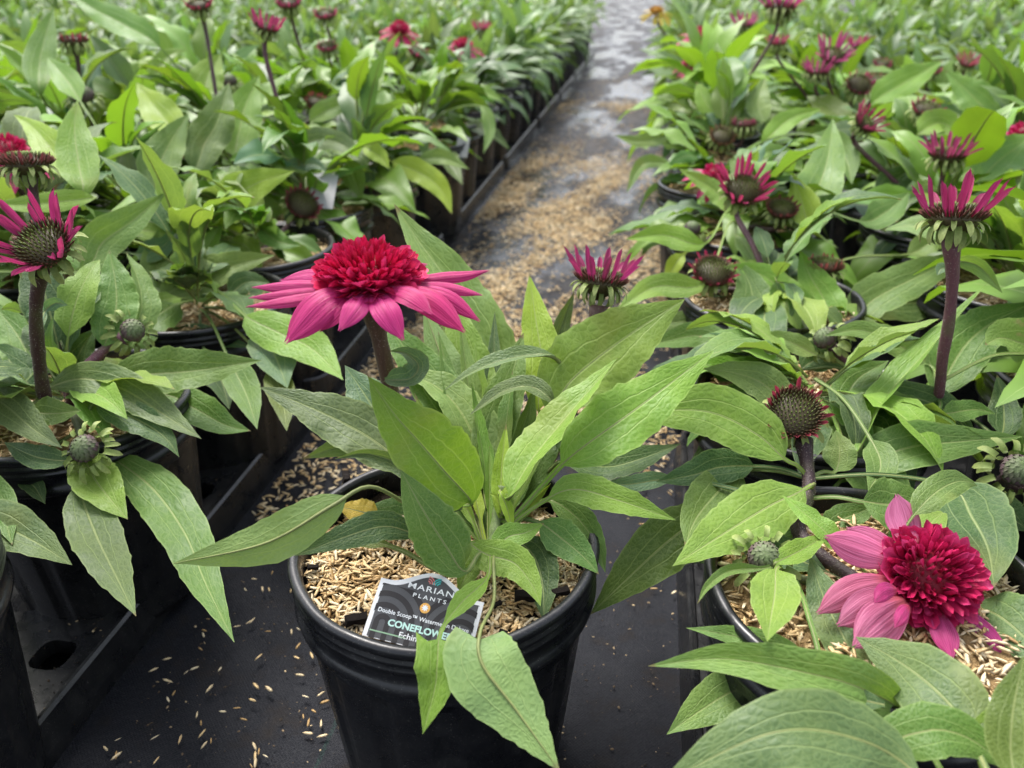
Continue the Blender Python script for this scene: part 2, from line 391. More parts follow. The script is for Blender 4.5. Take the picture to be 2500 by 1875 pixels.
# ------------------------------------------------------------------ pots
RIM = [(.0770, .146), (.0776, .158), (.0784, .1635), (.0800, .1656), (.0824, .1660), (.0842, .1648), (.0848, .1626), (.0838, .1604), (.0828, .1594), (.0828, .1586),
       (.0840, .1574), (.0842, .1560), (.0829, .1546), (.0826, .1536), (.0838, .1524), (.0840, .1510), (.0827, .1494), (.0818, .1480), (.0816, .1420), (.0826, .1408), (.0842, .1386), (.0842, .1364), (.0826, .1346), (.0796, .1340)]
def pot_meshes(n):
    wob = lambda i, a, z: .00035 * math.sin(a * 3 + 1) + .0002 * math.sin(a * 11)
    rv, rf = lathe(RIM, n, wob)
    wz = np.r_[.1350, .130, .1245, .1235, .122, .1, .06, .03, .012, .004, 0]
    prof = [(.0797 - (.0797 - .0668) * (1 - z / .1350) - (.0006 if z > .1235 else 0), z) for z in wz] + [(.055, 0), (.0, .002)]
    def flute(i, a, z):
        if z > .1232 or z < .012: return 0
        c = math.cos(a * 14)
        return -.0016 * (1 / (1 + math.exp(-(c - .55) * 18)))
    wv, wf = lathe(prof, n * 2, flute)
    iv, i_f = lathe([(.0762, .10), (.0768, .147)], n)
    b = len(wv)
    wf = wf + [tuple(b + j for j in q)[::-1] for q in i_f]
    return mesh_np('pot_rim', rv, rf, MAT['pot']), mesh_np('pot_wall', list(wv) + list(iv), wf, MAT['pot'])
RIM_HI, WALL_HI = pot_meshes(96)
RIM_LO, WALL_LO = pot_meshes(40)
def soil_mesh(seed, mat, rmax=.0765, n=40, m=14, amp=.0035):
    r = np.random.default_rng(seed); ph = r.uniform(0, 6, 6)
    v = [(0, 0, .156)]; f = []
    for i in range(1, m + 1):
        rr = rmax * i / m
        for k in range(n):
            a = 2 * math.pi * k / n; x, y = rr * math.cos(a), rr * math.sin(a)
            z = .156 + amp * (math.sin(x * 90 + ph[0]) * math.sin(y * 80 + ph[1]) + .5 * math.sin(x * 210 + ph[2]) * math.sin(y * 190 + ph[3])) - .004 * (i / m) ** 3
            v.append((x, y, z))
    for k in range(n): f.append((0, 1 + k, 1 + (k + 1) % n))
    for i in range(m - 1):
        for k in range(n):
            a = 1 + i * n + k; b = 1 + i * n + (k + 1) % n
            f.append((a, a + n, b + n, b))
    return mesh_np('soil', v, f, mat), np.array(v)
def mulch(seed, count, bare=None):
    r = np.random.default_rng(seed); ph = np.random.default_rng(seed).uniform(0, 6, 6)
    rr = .0755 * np.sqrt(r.uniform(0, 1, count)); a = r.uniform(0, 2 * np.pi, count)
    x, y = rr * np.cos(a), rr * np.sin(a)
    z = .156 + .0035 * (np.sin(x * 90 + ph[0]) * np.sin(y * 80 + ph[1]) + .5 * np.sin(x * 210 + ph[2]) * np.sin(y * 190 + ph[3])) - .004 * (rr / .0765) ** 3 + r.uniform(.0004, .0034, count)
    P = np.stack([x, y, z], 1)
    if bare is not None: P = P[~bare(x, y)]
    return hull_mesh('mulch', P, r)
SOIL_MAIN, _ = soil_mesh(11, MAT['soil'])
MULCH_MAIN = mulch(11, 4200, lambda x, y: ((x + .040) ** 2 + (y - .046) ** 2 < .027 ** 2) | (x ** 2 + y ** 2 < .009 ** 2))
SOILS = [soil_mesh(20 + i, MAT['hullbed'])[0] for i in range(2)]
MULCHES = [mulch(20 + i, 1500) for i in range(2)]
SOIL_FAR = soil_mesh(40, MAT['hullbed'], n=20, m=5)[0]
MULCH_FAR = mulch(40, 260)
MAINXY = (-.0937, .3390)
POTS = []
def pot(x, y, z=0., label='', lod=1, group='black pots of the two beds', main=False):
    e = empty('nursery_pot', (x, y, z)); e.rotation_euler = (0, 0, random.uniform(0, 6.28) if not main else .1)
    tag(e, label, 'pot', group)
    link('wall', WALL_HI if lod < 2 else WALL_LO, e); link('rim', RIM_HI if lod < 2 else RIM_LO, e)
    i = random.randrange(2)
    if main: s, m = SOIL_MAIN, MULCH_MAIN; e.rotation_euler = (0, 0, 0)
    elif lod < 2: s, m = SOILS[i], MULCHES[i]
    else: s, m = SOIL_FAR, MULCH_FAR
    dz = Matrix.Translation((0, 0, -.0035 if main else 0))
    link('soil', s, e, dz); tag(link('mulch', m, e, dz), kind='stuff')
    POTS.append((x, y)); return e

# ------------------------------------------------------------------ carrier trays under the pots
def tray(x0, y0, nx, ny, pitch, label, edge):
    """black carrier tray; edge = +1: its aisle side is at larger x. Pots stand in round cups."""
    W, Lh = nx * pitch, ny * pitch
    zt = .024
    def rrect(ax, ay, bx, by, r, n=6):
        p = []
        for cx_, cy_, a0 in ((bx - r, by - r, 0), (ax + r, by - r, 90), (ax + r, ay + r, 180), (bx - r, ay + r, 270)):
            for k in range(n + 1):
                a = R(a0 + 90 * k / n); p.append((cx_ + r * math.cos(a), cy_ + r * math.sin(a)))
        return p
    out = rrect(0, 0, W, Lh, .022)
    holes = []
    for i in range(nx):
        for j in range(ny):
            c = ((i + .5) * pitch, (j + .5) * pitch)
            holes.append([(c[0] + .0685 * math.cos(2 * math.pi * k / 28), c[1] + .0685 * math.sin(2 * math.pi * k / 28)) for k in range(28)])
    for i in range(nx + 1):
        for j in range(1, ny):
            cx_ = i * pitch + (.026 if i == 0 else -.026 if i == nx else 0); cy_ = j * pitch
            holes.append(rrect(cx_ - .013, cy_ - .013, cx_ + .013, cy_ + .013, .008, 3))
    loops = [out] + holes
    flat = [Vector((p[0], p[1], 0)) for l in loops for p in l]
    tris = tessellate_polygon([[Vector((p[0], p[1], 0)) for p in l] for l in loops])
    v = [(p.x, p.y, zt) for p in flat]; f = []
    for t in tris:
        a, b, c = (flat[q] for q in t)
        f.append(tuple(t) if (b - a).cross(c - a).z > 0 else tuple(t)[::-1])
    o = 0
    for li, l in enumerate(loops):
        n = len(l); base = len(v)
        if li == 0:   # raised bead, then the skirt
            rings = [(.0, .0), (.0015, .0035), (.0045, .0042), (.0065, .0022), (.0075, -.004), (.010, -.018), (.011, -.030)]
            cx_, cy_ = W / 2, Lh / 2
            prev = None
            for (g, dz) in rings:
                st = len(v)
                for k in range(n):
                    p = l[k]; q0 = l[k - 1]; q1 = l[(k + 1) % n]
                    d = Vector((q1[1] - q0[1], -(q1[0] - q0[0]))).normalized()
                    v.append((p[0] + d.x * g, p[1] + d.y * g, zt + dz))
                if prev is not None:
                    for k in range(n):
                        f.append((prev + k, prev + (k + 1) % n, st + (k + 1) % n, st + k)[::-1])
                prev = st
        else:
            depth = .016 if n == 28 else .012
            for k in range(n): v.append((l[k][0], l[k][1], zt - depth))
            for k in range(n): f.append((o + k, o + (k + 1) % n, base + (k + 1) % n, base + k))
        o += n
    me = mesh_np('tray_shell', v, f, MAT['pot'], smooth=False)
    e = empty('carrier_tray', (x0, y0, 0)); tag(e, label, 'tray', 'black carrier trays')
    link('shell', me, e)
    for i in range(nx):
        for j in range(ny):
            lv, lf = lathe([(.0655, .010), (.060, .003), (.0, .003)], 28)
            if (i, j) == (0, 0): cup = mesh_np('tray_cup', lv, lf, MAT['pot'])
            link('cup', cup, e, Matrix.Translation(((i + .5) * pitch, (j + .5) * pitch, .0)))
PZ = .006
ORD = ['front', 'second', 'third', 'fourth', 'fifth', 'sixth', 'seventh', 'eighth', 'ninth', 'tenth'] + ['%dth' % i for i in range(11, 60)]
ORD[20 - 0] = '21st' if len(ORD) > 20 else ''
ORD[21], ORD[22] = '22nd', '23rd'
PIT = .197
k = 0
for j in range(8):
    y0 = .146 + j * .617
    tray(-.318 - .034 - 2 * PIT, y0, 2, 3, PIT, 'black carrier tray left of the aisle, %s from the front' % (ORD[j] if j else 'first'), 1)
for j in range(8):
    y0 = .235 - .1 + j * .617
    tray(.062, y0, 2, 3, PIT, 'black carrier tray right of the aisle, %s from the front' % (ORD[j] if j else 'first'), -1)

# ------------------------------------------------------------------ leaves
def wprof(s, b=.62):
    s = np.clip(s, 0, 1); w = s ** b * (1 - s) ** 1.08 * (1 - .12 * s); q = np.linspace(0, 1, 200)
    return w / (q ** b * (1 - q) ** 1.08 * (1 - .12 * q)).max()
def frames(P, ref):
    T = nrm(np.gradient(P, axis=0)); N = np.empty_like(P)
    n = ref if ref.ndim == 1 else None
    for i in range(len(P)):
        r = ref if n is not None else ref[i]
        q = r - T[i] * (r @ T[i])
        if np.linalg.norm(q) < .15 and i: q = N[i - 1] - T[i] * (N[i - 1] @ T[i])
        N[i] = q / (np.linalg.norm(q) + 1e-9)
    return T, N
def leaf_geo(P, ref, hw, pf, nu=8, fold=.25, curl=.18, wav=.12, r=rng, prad=.0015, asym=0., twist=0., tube=True, tooth=.012, ear=0., ear_at=0., blunt=.62):
    nv = len(P) - 1; T, N = frames(P, ref)
    if twist:
        for i in range(nv + 1):
            a = twist * i / nv; S = np.cross(T[i], N[i]); N[i] = N[i] * math.cos(a) + S * math.sin(a)
    S = np.cross(T, N); t = np.linspace(0, 1, nv + 1); s = (t - pf) / max(1 - pf, 1e-6)
    W = hw * wprof(s, blunt) if not callable(hw) else hw(t)
    W = np.maximum(W * (1 + tooth * np.sin(np.arange(nv + 1) * 2.4) + tooth * r.normal(0, 1, nv + 1)), prad * .8 * (1 - .9 * np.clip(s, 0, 1)))
    W[-1] = .0001
    u = np.linspace(-1, 1, nu + 1)
    ph = r.uniform(0, 6.28, 4); wl_ = r.uniform(2.2, 4.0, 2)
    v = np.zeros((nv + 1, nu + 1, 3)); uv = np.zeros((nv + 1, nu + 1, 2))
    for j, uu in enumerate(u):
        side = 0 if uu < 0 else 1
        wv = np.sin(t * 6.28 * wl_[side] + ph[side]) * wav + .5 * np.sin(t * 6.28 * wl_[side] * 2.7 + ph[side + 2]) * wav
        h = W * (fold * abs(uu) * (1 + asym * (1 if uu > 0 else -1)) - curl * uu * uu + wv * abs(uu) ** 1.6)
        v[:, j] = P + S * (uu * W * (1 - .10 * abs(uu) * fold))[:, None] + N * h[:, None]
        if ear: v[:, j] -= T * (ear * abs(uu) ** 1.3 * np.exp(-np.clip(s - ear_at, 0, 1) / .14) * (s >= ear_at - .005))[:, None]
        uv[:, j, 0] = (uu + 1) / 2; uv[:, j, 1] = np.clip(s, 0, 1)
    V = v.reshape(-1, 3); w = nu + 1
    i = (np.arange(nv)[:, None] * w + np.arange(nu)[None]).ravel()
    F = np.stack([i, i + 1, i + w + 1, i + w], 1); UV = uv.reshape(-1, 2); mi = np.zeros(len(F), int)
    if tube:
        rad = np.where(t < pf, prad, prad * np.clip(1 - .88 * s, .08, 1)) * .8
        Q = P - N * (rad * .75)[:, None]
        tv, tf = tube_geo(Q, rad, 5, cap=False)
        tf = np.array(tf)
        F = np.vstack([F, tf + len(V)]); V = np.vstack([V, tv]); UV = np.vstack([UV, np.full((len(tv), 2), .5)])
        mi = np.r_[mi, np.ones(len(tf), int)]
    return V, F, UV, mi
LM = [MAT['leaf'], MAT['petiole']]
def leaf_mesh(*a, **k):
    V, F, UV, mi = leaf_geo(*a, **k)
    return mesh_np('leaf', V, F, LM, uv=UV, midx=mi)
# a stock of leaves in local space: base at the origin, growing along +x and arching in z
def stock_leaf(L, hw, pf, arch, droop, nu, nv, r, **k):
    t = np.linspace(0, 1, nv + 1)
    ang = arch - droop * t ** 1.4
    dx = np.cos(ang); dz = np.sin(ang)
    x = np.r_[0, np.cumsum((dx[1:] + dx[:-1]) / 2)] / nv * L; z = np.r_[0, np.cumsum((dz[1:] + dz[:-1]) / 2)] / nv * L
    y = L * .05 * r.normal() * t ** 2
    P = np.stack([x, y, z], 1)
    ref = np.stack([-np.sin(ang), np.zeros_like(ang), np.cos(ang)], 1)
    return leaf_geo(P, ref, hw, pf, nu=nu, r=r, **k)
STOCK = []; STOCK_LO = []; STOCK_NARROW = []
lr = np.random.default_rng(3)
for i in range(14):
    dr = [.5, .9, 1.3, 1.7, .7, 1.1, 1.5][i % 7]
    kw = dict(fold=lr.uniform(.25, .75), curl=lr.uniform(.05, .35), wav=lr.uniform(.08, .26), twist=lr.normal(0, .45))
    STOCK.append(mesh_np('leaf', *(lambda g: (g[0], g[1]))(g := stock_leaf(.13, lr.uniform(.0150, .0215), lr.uniform(.2, .34), .15, dr, 6, 16, lr, **kw)), LM, uv=g[2], midx=g[3]))
for i in range(8):
    kw = dict(fold=lr.uniform(.15, .5), curl=lr.uniform(.05, .3), wav=lr.uniform(.05, .2), twist=lr.normal(0, .3), tube=False)
    STOCK_LO.append(stock_leaf(.13, lr.uniform(.017, .023), .22, .15, [.5, .9, 1.3, 1.7][i % 4], 4, 9, lr, **kw))
    STOCK_NARROW.append(stock_leaf(.12, lr.uniform(.010, .015), .15, .15, [.5, .9, 1.3, 1.7][i % 4], 4, 9, lr, **kw))
STOCK_MID = []
for m in STOCK:
    m2 = m.copy(); m2.materials[0] = MAT['leaf_far']; STOCK_MID.append(m2)
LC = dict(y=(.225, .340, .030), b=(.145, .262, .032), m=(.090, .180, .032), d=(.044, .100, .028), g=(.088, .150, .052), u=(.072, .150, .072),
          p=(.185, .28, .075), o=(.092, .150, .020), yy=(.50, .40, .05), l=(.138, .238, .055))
def jit(c, r=rng, a=.12):
    f = 1 + r.normal(0, a); return tuple(float(min(max(x * f * (1 + r.normal(0, .05)), .01), .6)) for x in c)

KEEP = []     # what must stay in sight: picture point, depth, radius in picture points
FILLS = []
def hides(V):
    q = V - CAM; x = q[:, 0] * cy + q[:, 1] * sy; y = -q[:, 0] * sy + q[:, 1] * cy; z = q[:, 2]
    d = np.maximum(y * cp - z * sp, .02); px = 1250 + FPX * x / d; py = 937.5 - FPX * (y * sp + z * cp) / d
    K = np.array(KEEP)
    return bool((((px[:, None] - K[None, :, 0]) ** 2 + (py[:, None] - K[None, :, 1]) ** 2 < K[None, :, 3] ** 2) & (d[:, None] < K[None, :, 2] + .01)).any())
class Plant:
    def __init__(s, x, y, label, group=None, z=.156 + PZ):
        s.c = np.array([x, y, z]); s.e = empty('coneflower_plant', (x, y, z)); tag(s.e, label, 'plant', group)
        s.anchors = [s.c + np.array([0, 0, h]) for h in (.0, .012, .024)]
        s.nl = 0
    def leaf_px(s, pts, w, col='m', d0=.43, py0=1330, dd=0., roll=0., fold=.25, flip=False, attach=True, pf=.0, curl=.15, wav=.10, widths=None, twist=0., up=.55, k=None, tooth=.022, prad=.0015, asym=0., ear=0., ear_at=0., blunt=.62, nv=34):
        P = []
        for q in pts:
            if len(q) == 3: P.append(at(*q)); continue
            a = (py0 - q[1]) / FPX; kk = (.5 if a > 0 else 1.0) if k is None else k
            P.append(at(q[0], q[1], d0 * (1 + kk * a) + dd))
        P = np.array(P); blade = np.linalg.norm(np.diff(P, axis=0), axis=1).sum()
        if attach:
            A = np.array(s.anchors); dist = np.linalg.norm(A - P[0], axis=1) + .6 * np.maximum(A[:, 2] - P[0][2], 0)
            a = A[np.argmin(dist)]
            if np.linalg.norm(a - P[0]) > .006:
                mid = .5 * (a + P[0]); mid[2] += .12 * np.linalg.norm(a - P[0]) * (1 if P[0][2] > a[2] + .01 else .6)
                P = np.vstack([a, mid, P])
        pts_, tot = spline(P, nv)
        for q in P[-2:-1]:
            a_ = proj(q); KEEP.append((a_[0], a_[1], a_[2], w * .22))
        pf_ = 1 - blade * (1 - pf) / tot
        dm = proj(P[-2])[2]; w = w * .92; hw = w / 2 / FPX * dm; fold = fold * 1.35 + .05
        tocam = nrm(CAM - P[len(P) // 2]); ref = nrm(tocam + np.array([0, 0, up]))
        if flip: ref = -nrm(tocam + np.array([0, 0, -.1]))
        if roll:
            T = nrm(P[-1] - P[-2 if len(P) < 3 else -3]); ref = np.array(Quaternion(Vector(T), R(roll)) @ Vector(ref))
        h = hw
        if widths is not None:
            wt, ww = zip(*widths); off = 1 - blade / tot
            h = lambda t: np.interp((t - off) / (1 - off), wt, ww) / 2 / FPX * dm
        V, F, UV, mi = leaf_geo(pts_, ref, h, pf_, nu=10, fold=fold, curl=curl, wav=wav, r=rng, twist=twist, tooth=tooth, prad=prad, asym=asym, ear=ear, ear_at=ear_at, blunt=blunt)
        if widths is not None: UV[:, 1] = np.clip(UV[:, 1], .1, 1)
        o = link('leaf', mesh_np('leaf', V - s.c, F, LM, uv=UV, midx=mi), s.e, color=jit(LC[col] if isinstance(col, str) else col, a=.06))
        s.nl += 1; return o
    def leaf_stock(s, az, pitch, scale, base, me, col, roll=0.):
        q = Quaternion((0, 0, 1), az) @ Quaternion((0, 1, 0), -pitch) @ Quaternion((1, 0, 0), roll)
        M = Matrix.Translation(Vector(base)) @ q.to_matrix().to_4x4() @ Matrix.Scale(scale, 4)
        n = len(me.vertices); co = np.zeros(n * 3, dtype=np.float32); me.vertices.foreach_get('co', co); co = co.reshape(-1, 3)[::3]
        if KEEP and hides(co @ np.array(M.to_3x3()).T + np.array(M.translation) + s.c): return False
        link('leaf', me, s.e, M, col); s.nl += 1; return True
    def fill(s, *a, **k): FILLS.append((s, a, k))
    def fill_now(s, n, r, smin=.75, smax=1.15, hi=1.25, lo=-.1, cols='mbglud', h=.05, sector=None, stock=None):
        a0 = r.uniform(0, 6.28)
        for i in range(n):
            f = (i + .5) / n                       # 0 = outermost and lowest
            for tries in range(7):
                az = a0 + i * 2.39996 + r.normal(0, .2 + .5 * tries)
                if sector is not None: az = r.uniform(*sector)
                pitch = lo + (hi - lo) * f + r.normal(0, .12 + .06 * tries)
                if s.leaf_stock(az, pitch, r.uniform(smin, smax) * (1 - .15 * (f > .85)) * (1 - .06 * tries), (.006 * math.cos(az), .006 * math.sin(az), h * f * r.uniform(.4, 1.1)), (stock or STOCK)[r.integers(len(STOCK))], jit(LC[cols[r.integers(len(cols))]], r), r.normal(0, .3)): break
    def stem(s, pts, r0, r1, color=(.060, .026, .030), hairs=0, name='stem'):
        P, L = spline(pts, max(8, int(len(pts) * 6)))
        t = np.linspace(0, 1, len(P)); rad = (r0 + (r1 - r0) * t) * (1 + .55 * np.clip((t - .86) / .14, 0, 1) ** 2) * (1 + .05 * np.sin(t * 23 + rng.uniform(0, 6)) + .03 * rng.normal(0, 1, len(P)))
        v, f = tube_geo(P - s.c, rad, 12)
        o = link(name, mesh_np('stem', v, f, MAT['stem']), s.e, color=color)
        s.anchors += [p for p in P[:int(len(P) * .8)]]
        if hairs:
            N = hairs; i = rng.uniform(0, len(P) - 1.01, N); b = i.astype(int); fr = (i - b)[:, None]
            C = P[b] * (1 - fr) + P[b + 1] * fr - s.c; T = nrm(P[b + 1] - P[b])
            D = nrm(np.cross(T, rng.normal(0, 1, (N, 3)))); rr = np.interp(i, np.arange(len(P)), rad)
            D2 = nrm(D + .5 * rng.normal(0, .5, (N, 3)))
            m = basis(D2, T, C + D * (rr * .95)[:, None], np.stack([rng.uniform(.0009, .0018, N), np.full(N, .00009), np.full(N, .00009)], 1))
            hv, hf = instance_np([(0, -1, -1), (0, 1, -1), (0, 0, 1), (1, 0, 0)], [(0, 1, 3), (1, 2, 3), (2, 0, 3)], m)
            tag(link('hairs', mesh_np('hairs', hv, hf, MAT['hair']), o), kind='stuff')
        return P

# ------------------------------------------------------------------ flower heads
def strap(L, w, nu, nv, cup, bend, notch=0., base_w=.45, r=rng, wav=.05, curl=0.):
    """petal-like strip along +x, upper side +z"""
    t = np.linspace(0, 1, nv + 1)
    W = w / 2 * np.clip((base_w + (1 - base_w) * np.sin(np.clip(t, 0, 1) * math.pi * .62) ** 1.0) * np.clip((1.0 - t ** 6) ** .55, .12, 1), 0, 1)
    ang = -bend * t; x = np.r_[0, np.cumsum(np.cos(ang[1:]))] / nv * L; z = np.r_[0, np.cumsum(np.sin(ang[1:]))] / nv * L
    V = np.zeros((nv + 1, nu + 1, 3)); UV = np.zeros((nv + 1, nu + 1, 2)); ph = r.uniform(0, 6)
    for j, u in enumerate(np.linspace(-1, 1, nu + 1)):
        dx = notch * L * (abs(math.sin(u * 3.1)) - .5) * t ** 8
        h = W * (cup * u * u + wav * math.sin(u * 7 + ph)) + curl * L * t ** 3 * abs(u)
        V[:, j, 0] = x + dx - np.sin(ang) * h * 0; V[:, j, 1] = u * W; V[:, j, 2] = z + h
        UV[:, j, 0] = (u + 1) / 2; UV[:, j, 1] = t
    w_ = nu + 1; i = (np.arange(nv)[:, None] * w_ + np.arange(nu)[None]).ravel()
    return V.reshape(-1, 3), np.stack([i, i + 1, i + w_ + 1, i + w_], 1), UV.reshape(-1, 2)
def strap_mesh(name, mat, *a, **k):
    V, F, UV = strap(*a, **k); return mesh_np(name, V, F, mat, uv=UV)
RAYS = [strap_mesh('ray', MAT['petal'], .0245 * f, .0040, 4, 8, 1.1, b, .06, .6) for f, b in ((1, -.25), (.9, .1), (1.06, -.45), (.8, -.1))]
RAYS_SHORT = [strap_mesh('ray', MAT['petal'], .0090 * f, .0026, 3, 6, 1.0, b, .05, .7) for f, b in ((1, -.5), (1.2, -.3))]
RAYS_OPEN = [strap_mesh('ray', MAT['petal'], .042 * f, .013, 6, 10, .35, b, .05, .45) for f, b in ((1, .5), (.92, .7), (1.05, .35))]
BV, BF, _ = strap(.011, .0036, 2, 6, .5, 1.5, 0, .9)
def bract_pts():
    out = []
    for row, (n, r0, z0, el, s) in enumerate(((13, .0125, -.0008, 12, 1.0), (12, .0115, -.0035, -18, 1.0), (10, .009, -.006, -48, .95))):
        for i in range(n):
            out.append((2 * math.pi * (i + row * .37) / n + rng.normal(0, .06), r0, z0, R(el) + rng.normal(0, .14), s * rng.uniform(.8, 1.2)))
    return out
BRACT = mesh_np('bract', BV, BF, MAT['bract'], attrs={'rnd': np.clip(np.repeat(np.linspace(.35, 1, 7), 3), 0, 1)})
def bract_mat(a, r0, z0, el, s, k):
    x = (math.cos(a) * math.cos(el), math.sin(a) * math.cos(el), math.sin(el)); z = (-math.cos(a) * math.sin(el), -math.sin(a) * math.sin(el), math.cos(el))
    return basis(np.array([x]), np.array([z]), np.array([[k * r0 * math.cos(a), k * r0 * math.sin(a), k * z0]]), (k * s, k * s, k * s))[0]
def joined_bracts():
    m = np.array([bract_mat(*b, 1.0) for b in bract_pts()])
    v, f = instance_np(BV, BF, m)
    return mesh_np('bracts', v, f, MAT['bract'], attrs={'rnd': np.tile(np.repeat(np.linspace(.3, 1, 7), 3), len(m))})
BRACTS_JOINED = joined_bracts()
SPK = np.array([(0, -.5, 0), (0, .25, -.43), (0, .25, .43), (.55, -.62, 0), (.55, .31, -.53), (.55, .31, .53), (1, 0, 0)])
SPF = np.array([(0, 1, 4), (0, 4, 3), (1, 2, 5), (1, 5, 4), (2, 0, 3), (2, 3, 5), (3, 4, 6), (4, 5, 6), (5, 3, 6)])
def cone_mesh(n, rad, h, ln, th, flat):
    """spiny disc of florets: green in the eye, dark outside"""
    i = np.arange(n); f = np.sqrt((i + .5) / n); a = i * 2.39996
    th_ = f * R(86)
    P = np.stack([rad * np.sin(th_) * np.cos(a), rad * np.sin(th_) * np.sin(a), h * np.cos(th_)], 1)
    Nn = nrm(np.stack([np.sin(th_) * np.cos(a) / rad, np.sin(th_) * np.sin(a) / rad, np.cos(th_) / h], 1) + np.array([0, 0, flat / rad]))
    L = ln * (.45 + .75 * f) * rng.uniform(.9, 1.1, n)
    z = np.cross(Nn, np.array([0, 0, 1.]) + .01 * rng.normal(0, 1, (n, 3)))
    m = basis(Nn, z, P, np.stack([L, np.full(n, th), np.full(n, th)], 1))
    v, fc = instance_np(SPK, SPF, m)
    base = np.clip(.15 + f * .55, 0, .55); tip = np.where(f < .45, f * .15, np.where(f < .72, .12 + (f - .45) * 1.1, .55 + .45 * f))
    rn = np.stack([base] * 3 + [base * .7 + tip * .3] * 3 + [tip], 1).ravel()
    # solid core under the florets
    prof = [(rad * .97 * math.sin(t), h * .97 * math.cos(t)) for t in np.linspace(.02, R(90), 8)] + [(rad * .8, -.004), (rad * .35, -.0085), (rad * .25, -.011)]
    cv, cf = lathe(prof, 20); cf = [q[::-1] for q in cf]
    F = [tuple(q) for q in fc] + [tuple(len(v) + j for j in q) for q in cf]
    return mesh_np('cone', np.vstack([v, cv]), F, MAT['floret'], attrs={'rnd': np.r_[rn, np.full(len(cv), .45)]})
CONE = cone_mesh(220, .0142, .0075, .0056, .0010, .6)
CONE_FLAT = cone_mesh(240, .0148, .0060, .0052, .00105, 1.2)
CONE_LO = cone_mesh(110, .0138, .0075, .0052, .0012, .6)
def bud_mesh():
    """closed bud: overlapping scales curling round a knob"""
    n = 64; i = np.arange(n); f = np.sqrt((i + .5) / n); a = i * 2.39996; th = f * R(105)
    P = np.stack([.0095 * np.sin(th) * np.cos(a), .0095 * np.sin(th) * np.sin(a), .0085 * np.cos(th)], 1)
    out = nrm(P); up = nrm(np.array([0, 0, 1.]) - out * out[:, 2:3]); up[0] = (1, 0, 0)
    m = basis(nrm(up * .75 + out * .55), out, P * .93, np.stack([np.full(n, .72), np.full(n, .95), np.full(n, .6)], 1))
    v, fc = instance_np(BV, BF, m)
    r_ = np.repeat(np.clip(f + rng.normal(0, .12, n), 0, 1), len(BV))
    cv, cf = lathe([(.0093 * math.sin(t), .0083 * math.cos(t)) for t in np.linspace(.02, R(150), 10)] + [(.003, -.012)], 16); cf = [q[::-1] for q in cf]
    return mesh_np('bud', np.vstack([v, cv]), [tuple(q) for q in fc] + [tuple(len(v) + j for j in q) for q in cf], MAT['bud'], attrs={'rnd': np.r_[r_, np.full(len(cv), .5)]})
BUD = bud_mesh()
def pompon_mesh(n, rad, h, seed, mat='pompon'):
    r = np.random.default_rng(seed); tv, tf, _ = strap(1, .36, 2, 4, .9, -.35, .10, .75, r)
    i = np.arange(n); f = np.sqrt((i + .5) / n); a = i * 2.39996 + r.normal(0, .06, n); th = f * R(100)
    P = np.stack([rad * .72 * np.sin(th) * np.cos(a), rad * .72 * np.sin(th) * np.sin(a), h * .75 * np.cos(th)], 1)
    out = nrm(np.stack([np.sin(th) * np.cos(a), np.sin(th) * np.sin(a), np.cos(th) * 1.0 + .12], 1) + r.normal(0, .19, (n, 3)))
    L = rad * (.30 + .18 * f) * r.uniform(.6, 1.4, n)
    up = np.stack([-np.cos(th) * np.cos(a), -np.cos(th) * np.sin(a), np.sin(th)], 1) + r.normal(0, .35, (n, 3))
    w = L * (.65 + 1.7 * f ** 3) * r.uniform(.8, 1.25, n)
    m = basis(out, up, P, np.stack([L, w, L], 1))
    v, fc = instance_np(tv, tf, m)
    rn = np.clip(.18 + .45 * f + r.normal(0, .16, n), 0, 1)
    rn = (rn[:, None] + np.repeat(np.linspace(-.18, .22, 5), 3)[None]).clip(0, 1).ravel()
    cv, cf = lathe([(rad * .70 * math.sin(t), h * .73 * math.cos(t)) for t in np.linspace(.02, R(100), 9)] + [(rad * .2, -h * .45)], 24); cf = [q[::-1] for q in cf]
    return mesh_np('pompon', np.vstack([v, cv]), [tuple(q) for q in fc] + [tuple(len(v) + j for j in q) for q in cf], MAT[mat], attrs={'rnd': np.r_[rn, np.full(len(cv), 0)]})
POMPON = pompon_mesh(460, .0232, .0160, 5)
POMPON_PINK = pompon_mesh(330, .0250, .0200, 8, 'pompon_pink')
POMPON_FAR = pompon_mesh(140, .021, .017, 6, 'pompon_pink')
POMPON_YELLOW = pompon_mesh(120, .018, .010, 6); POMPON_YELLOW.materials[0] = plain('yellow_floret', (.55, .30, .02), .5, .3, 400, .4)
PINK = (.76, .017, .185); RED = (.50, .02, .09); MAUVE = (.50, .045, .17); PALE = (.60, .14, .29); YEL = (.75, .48, .03)
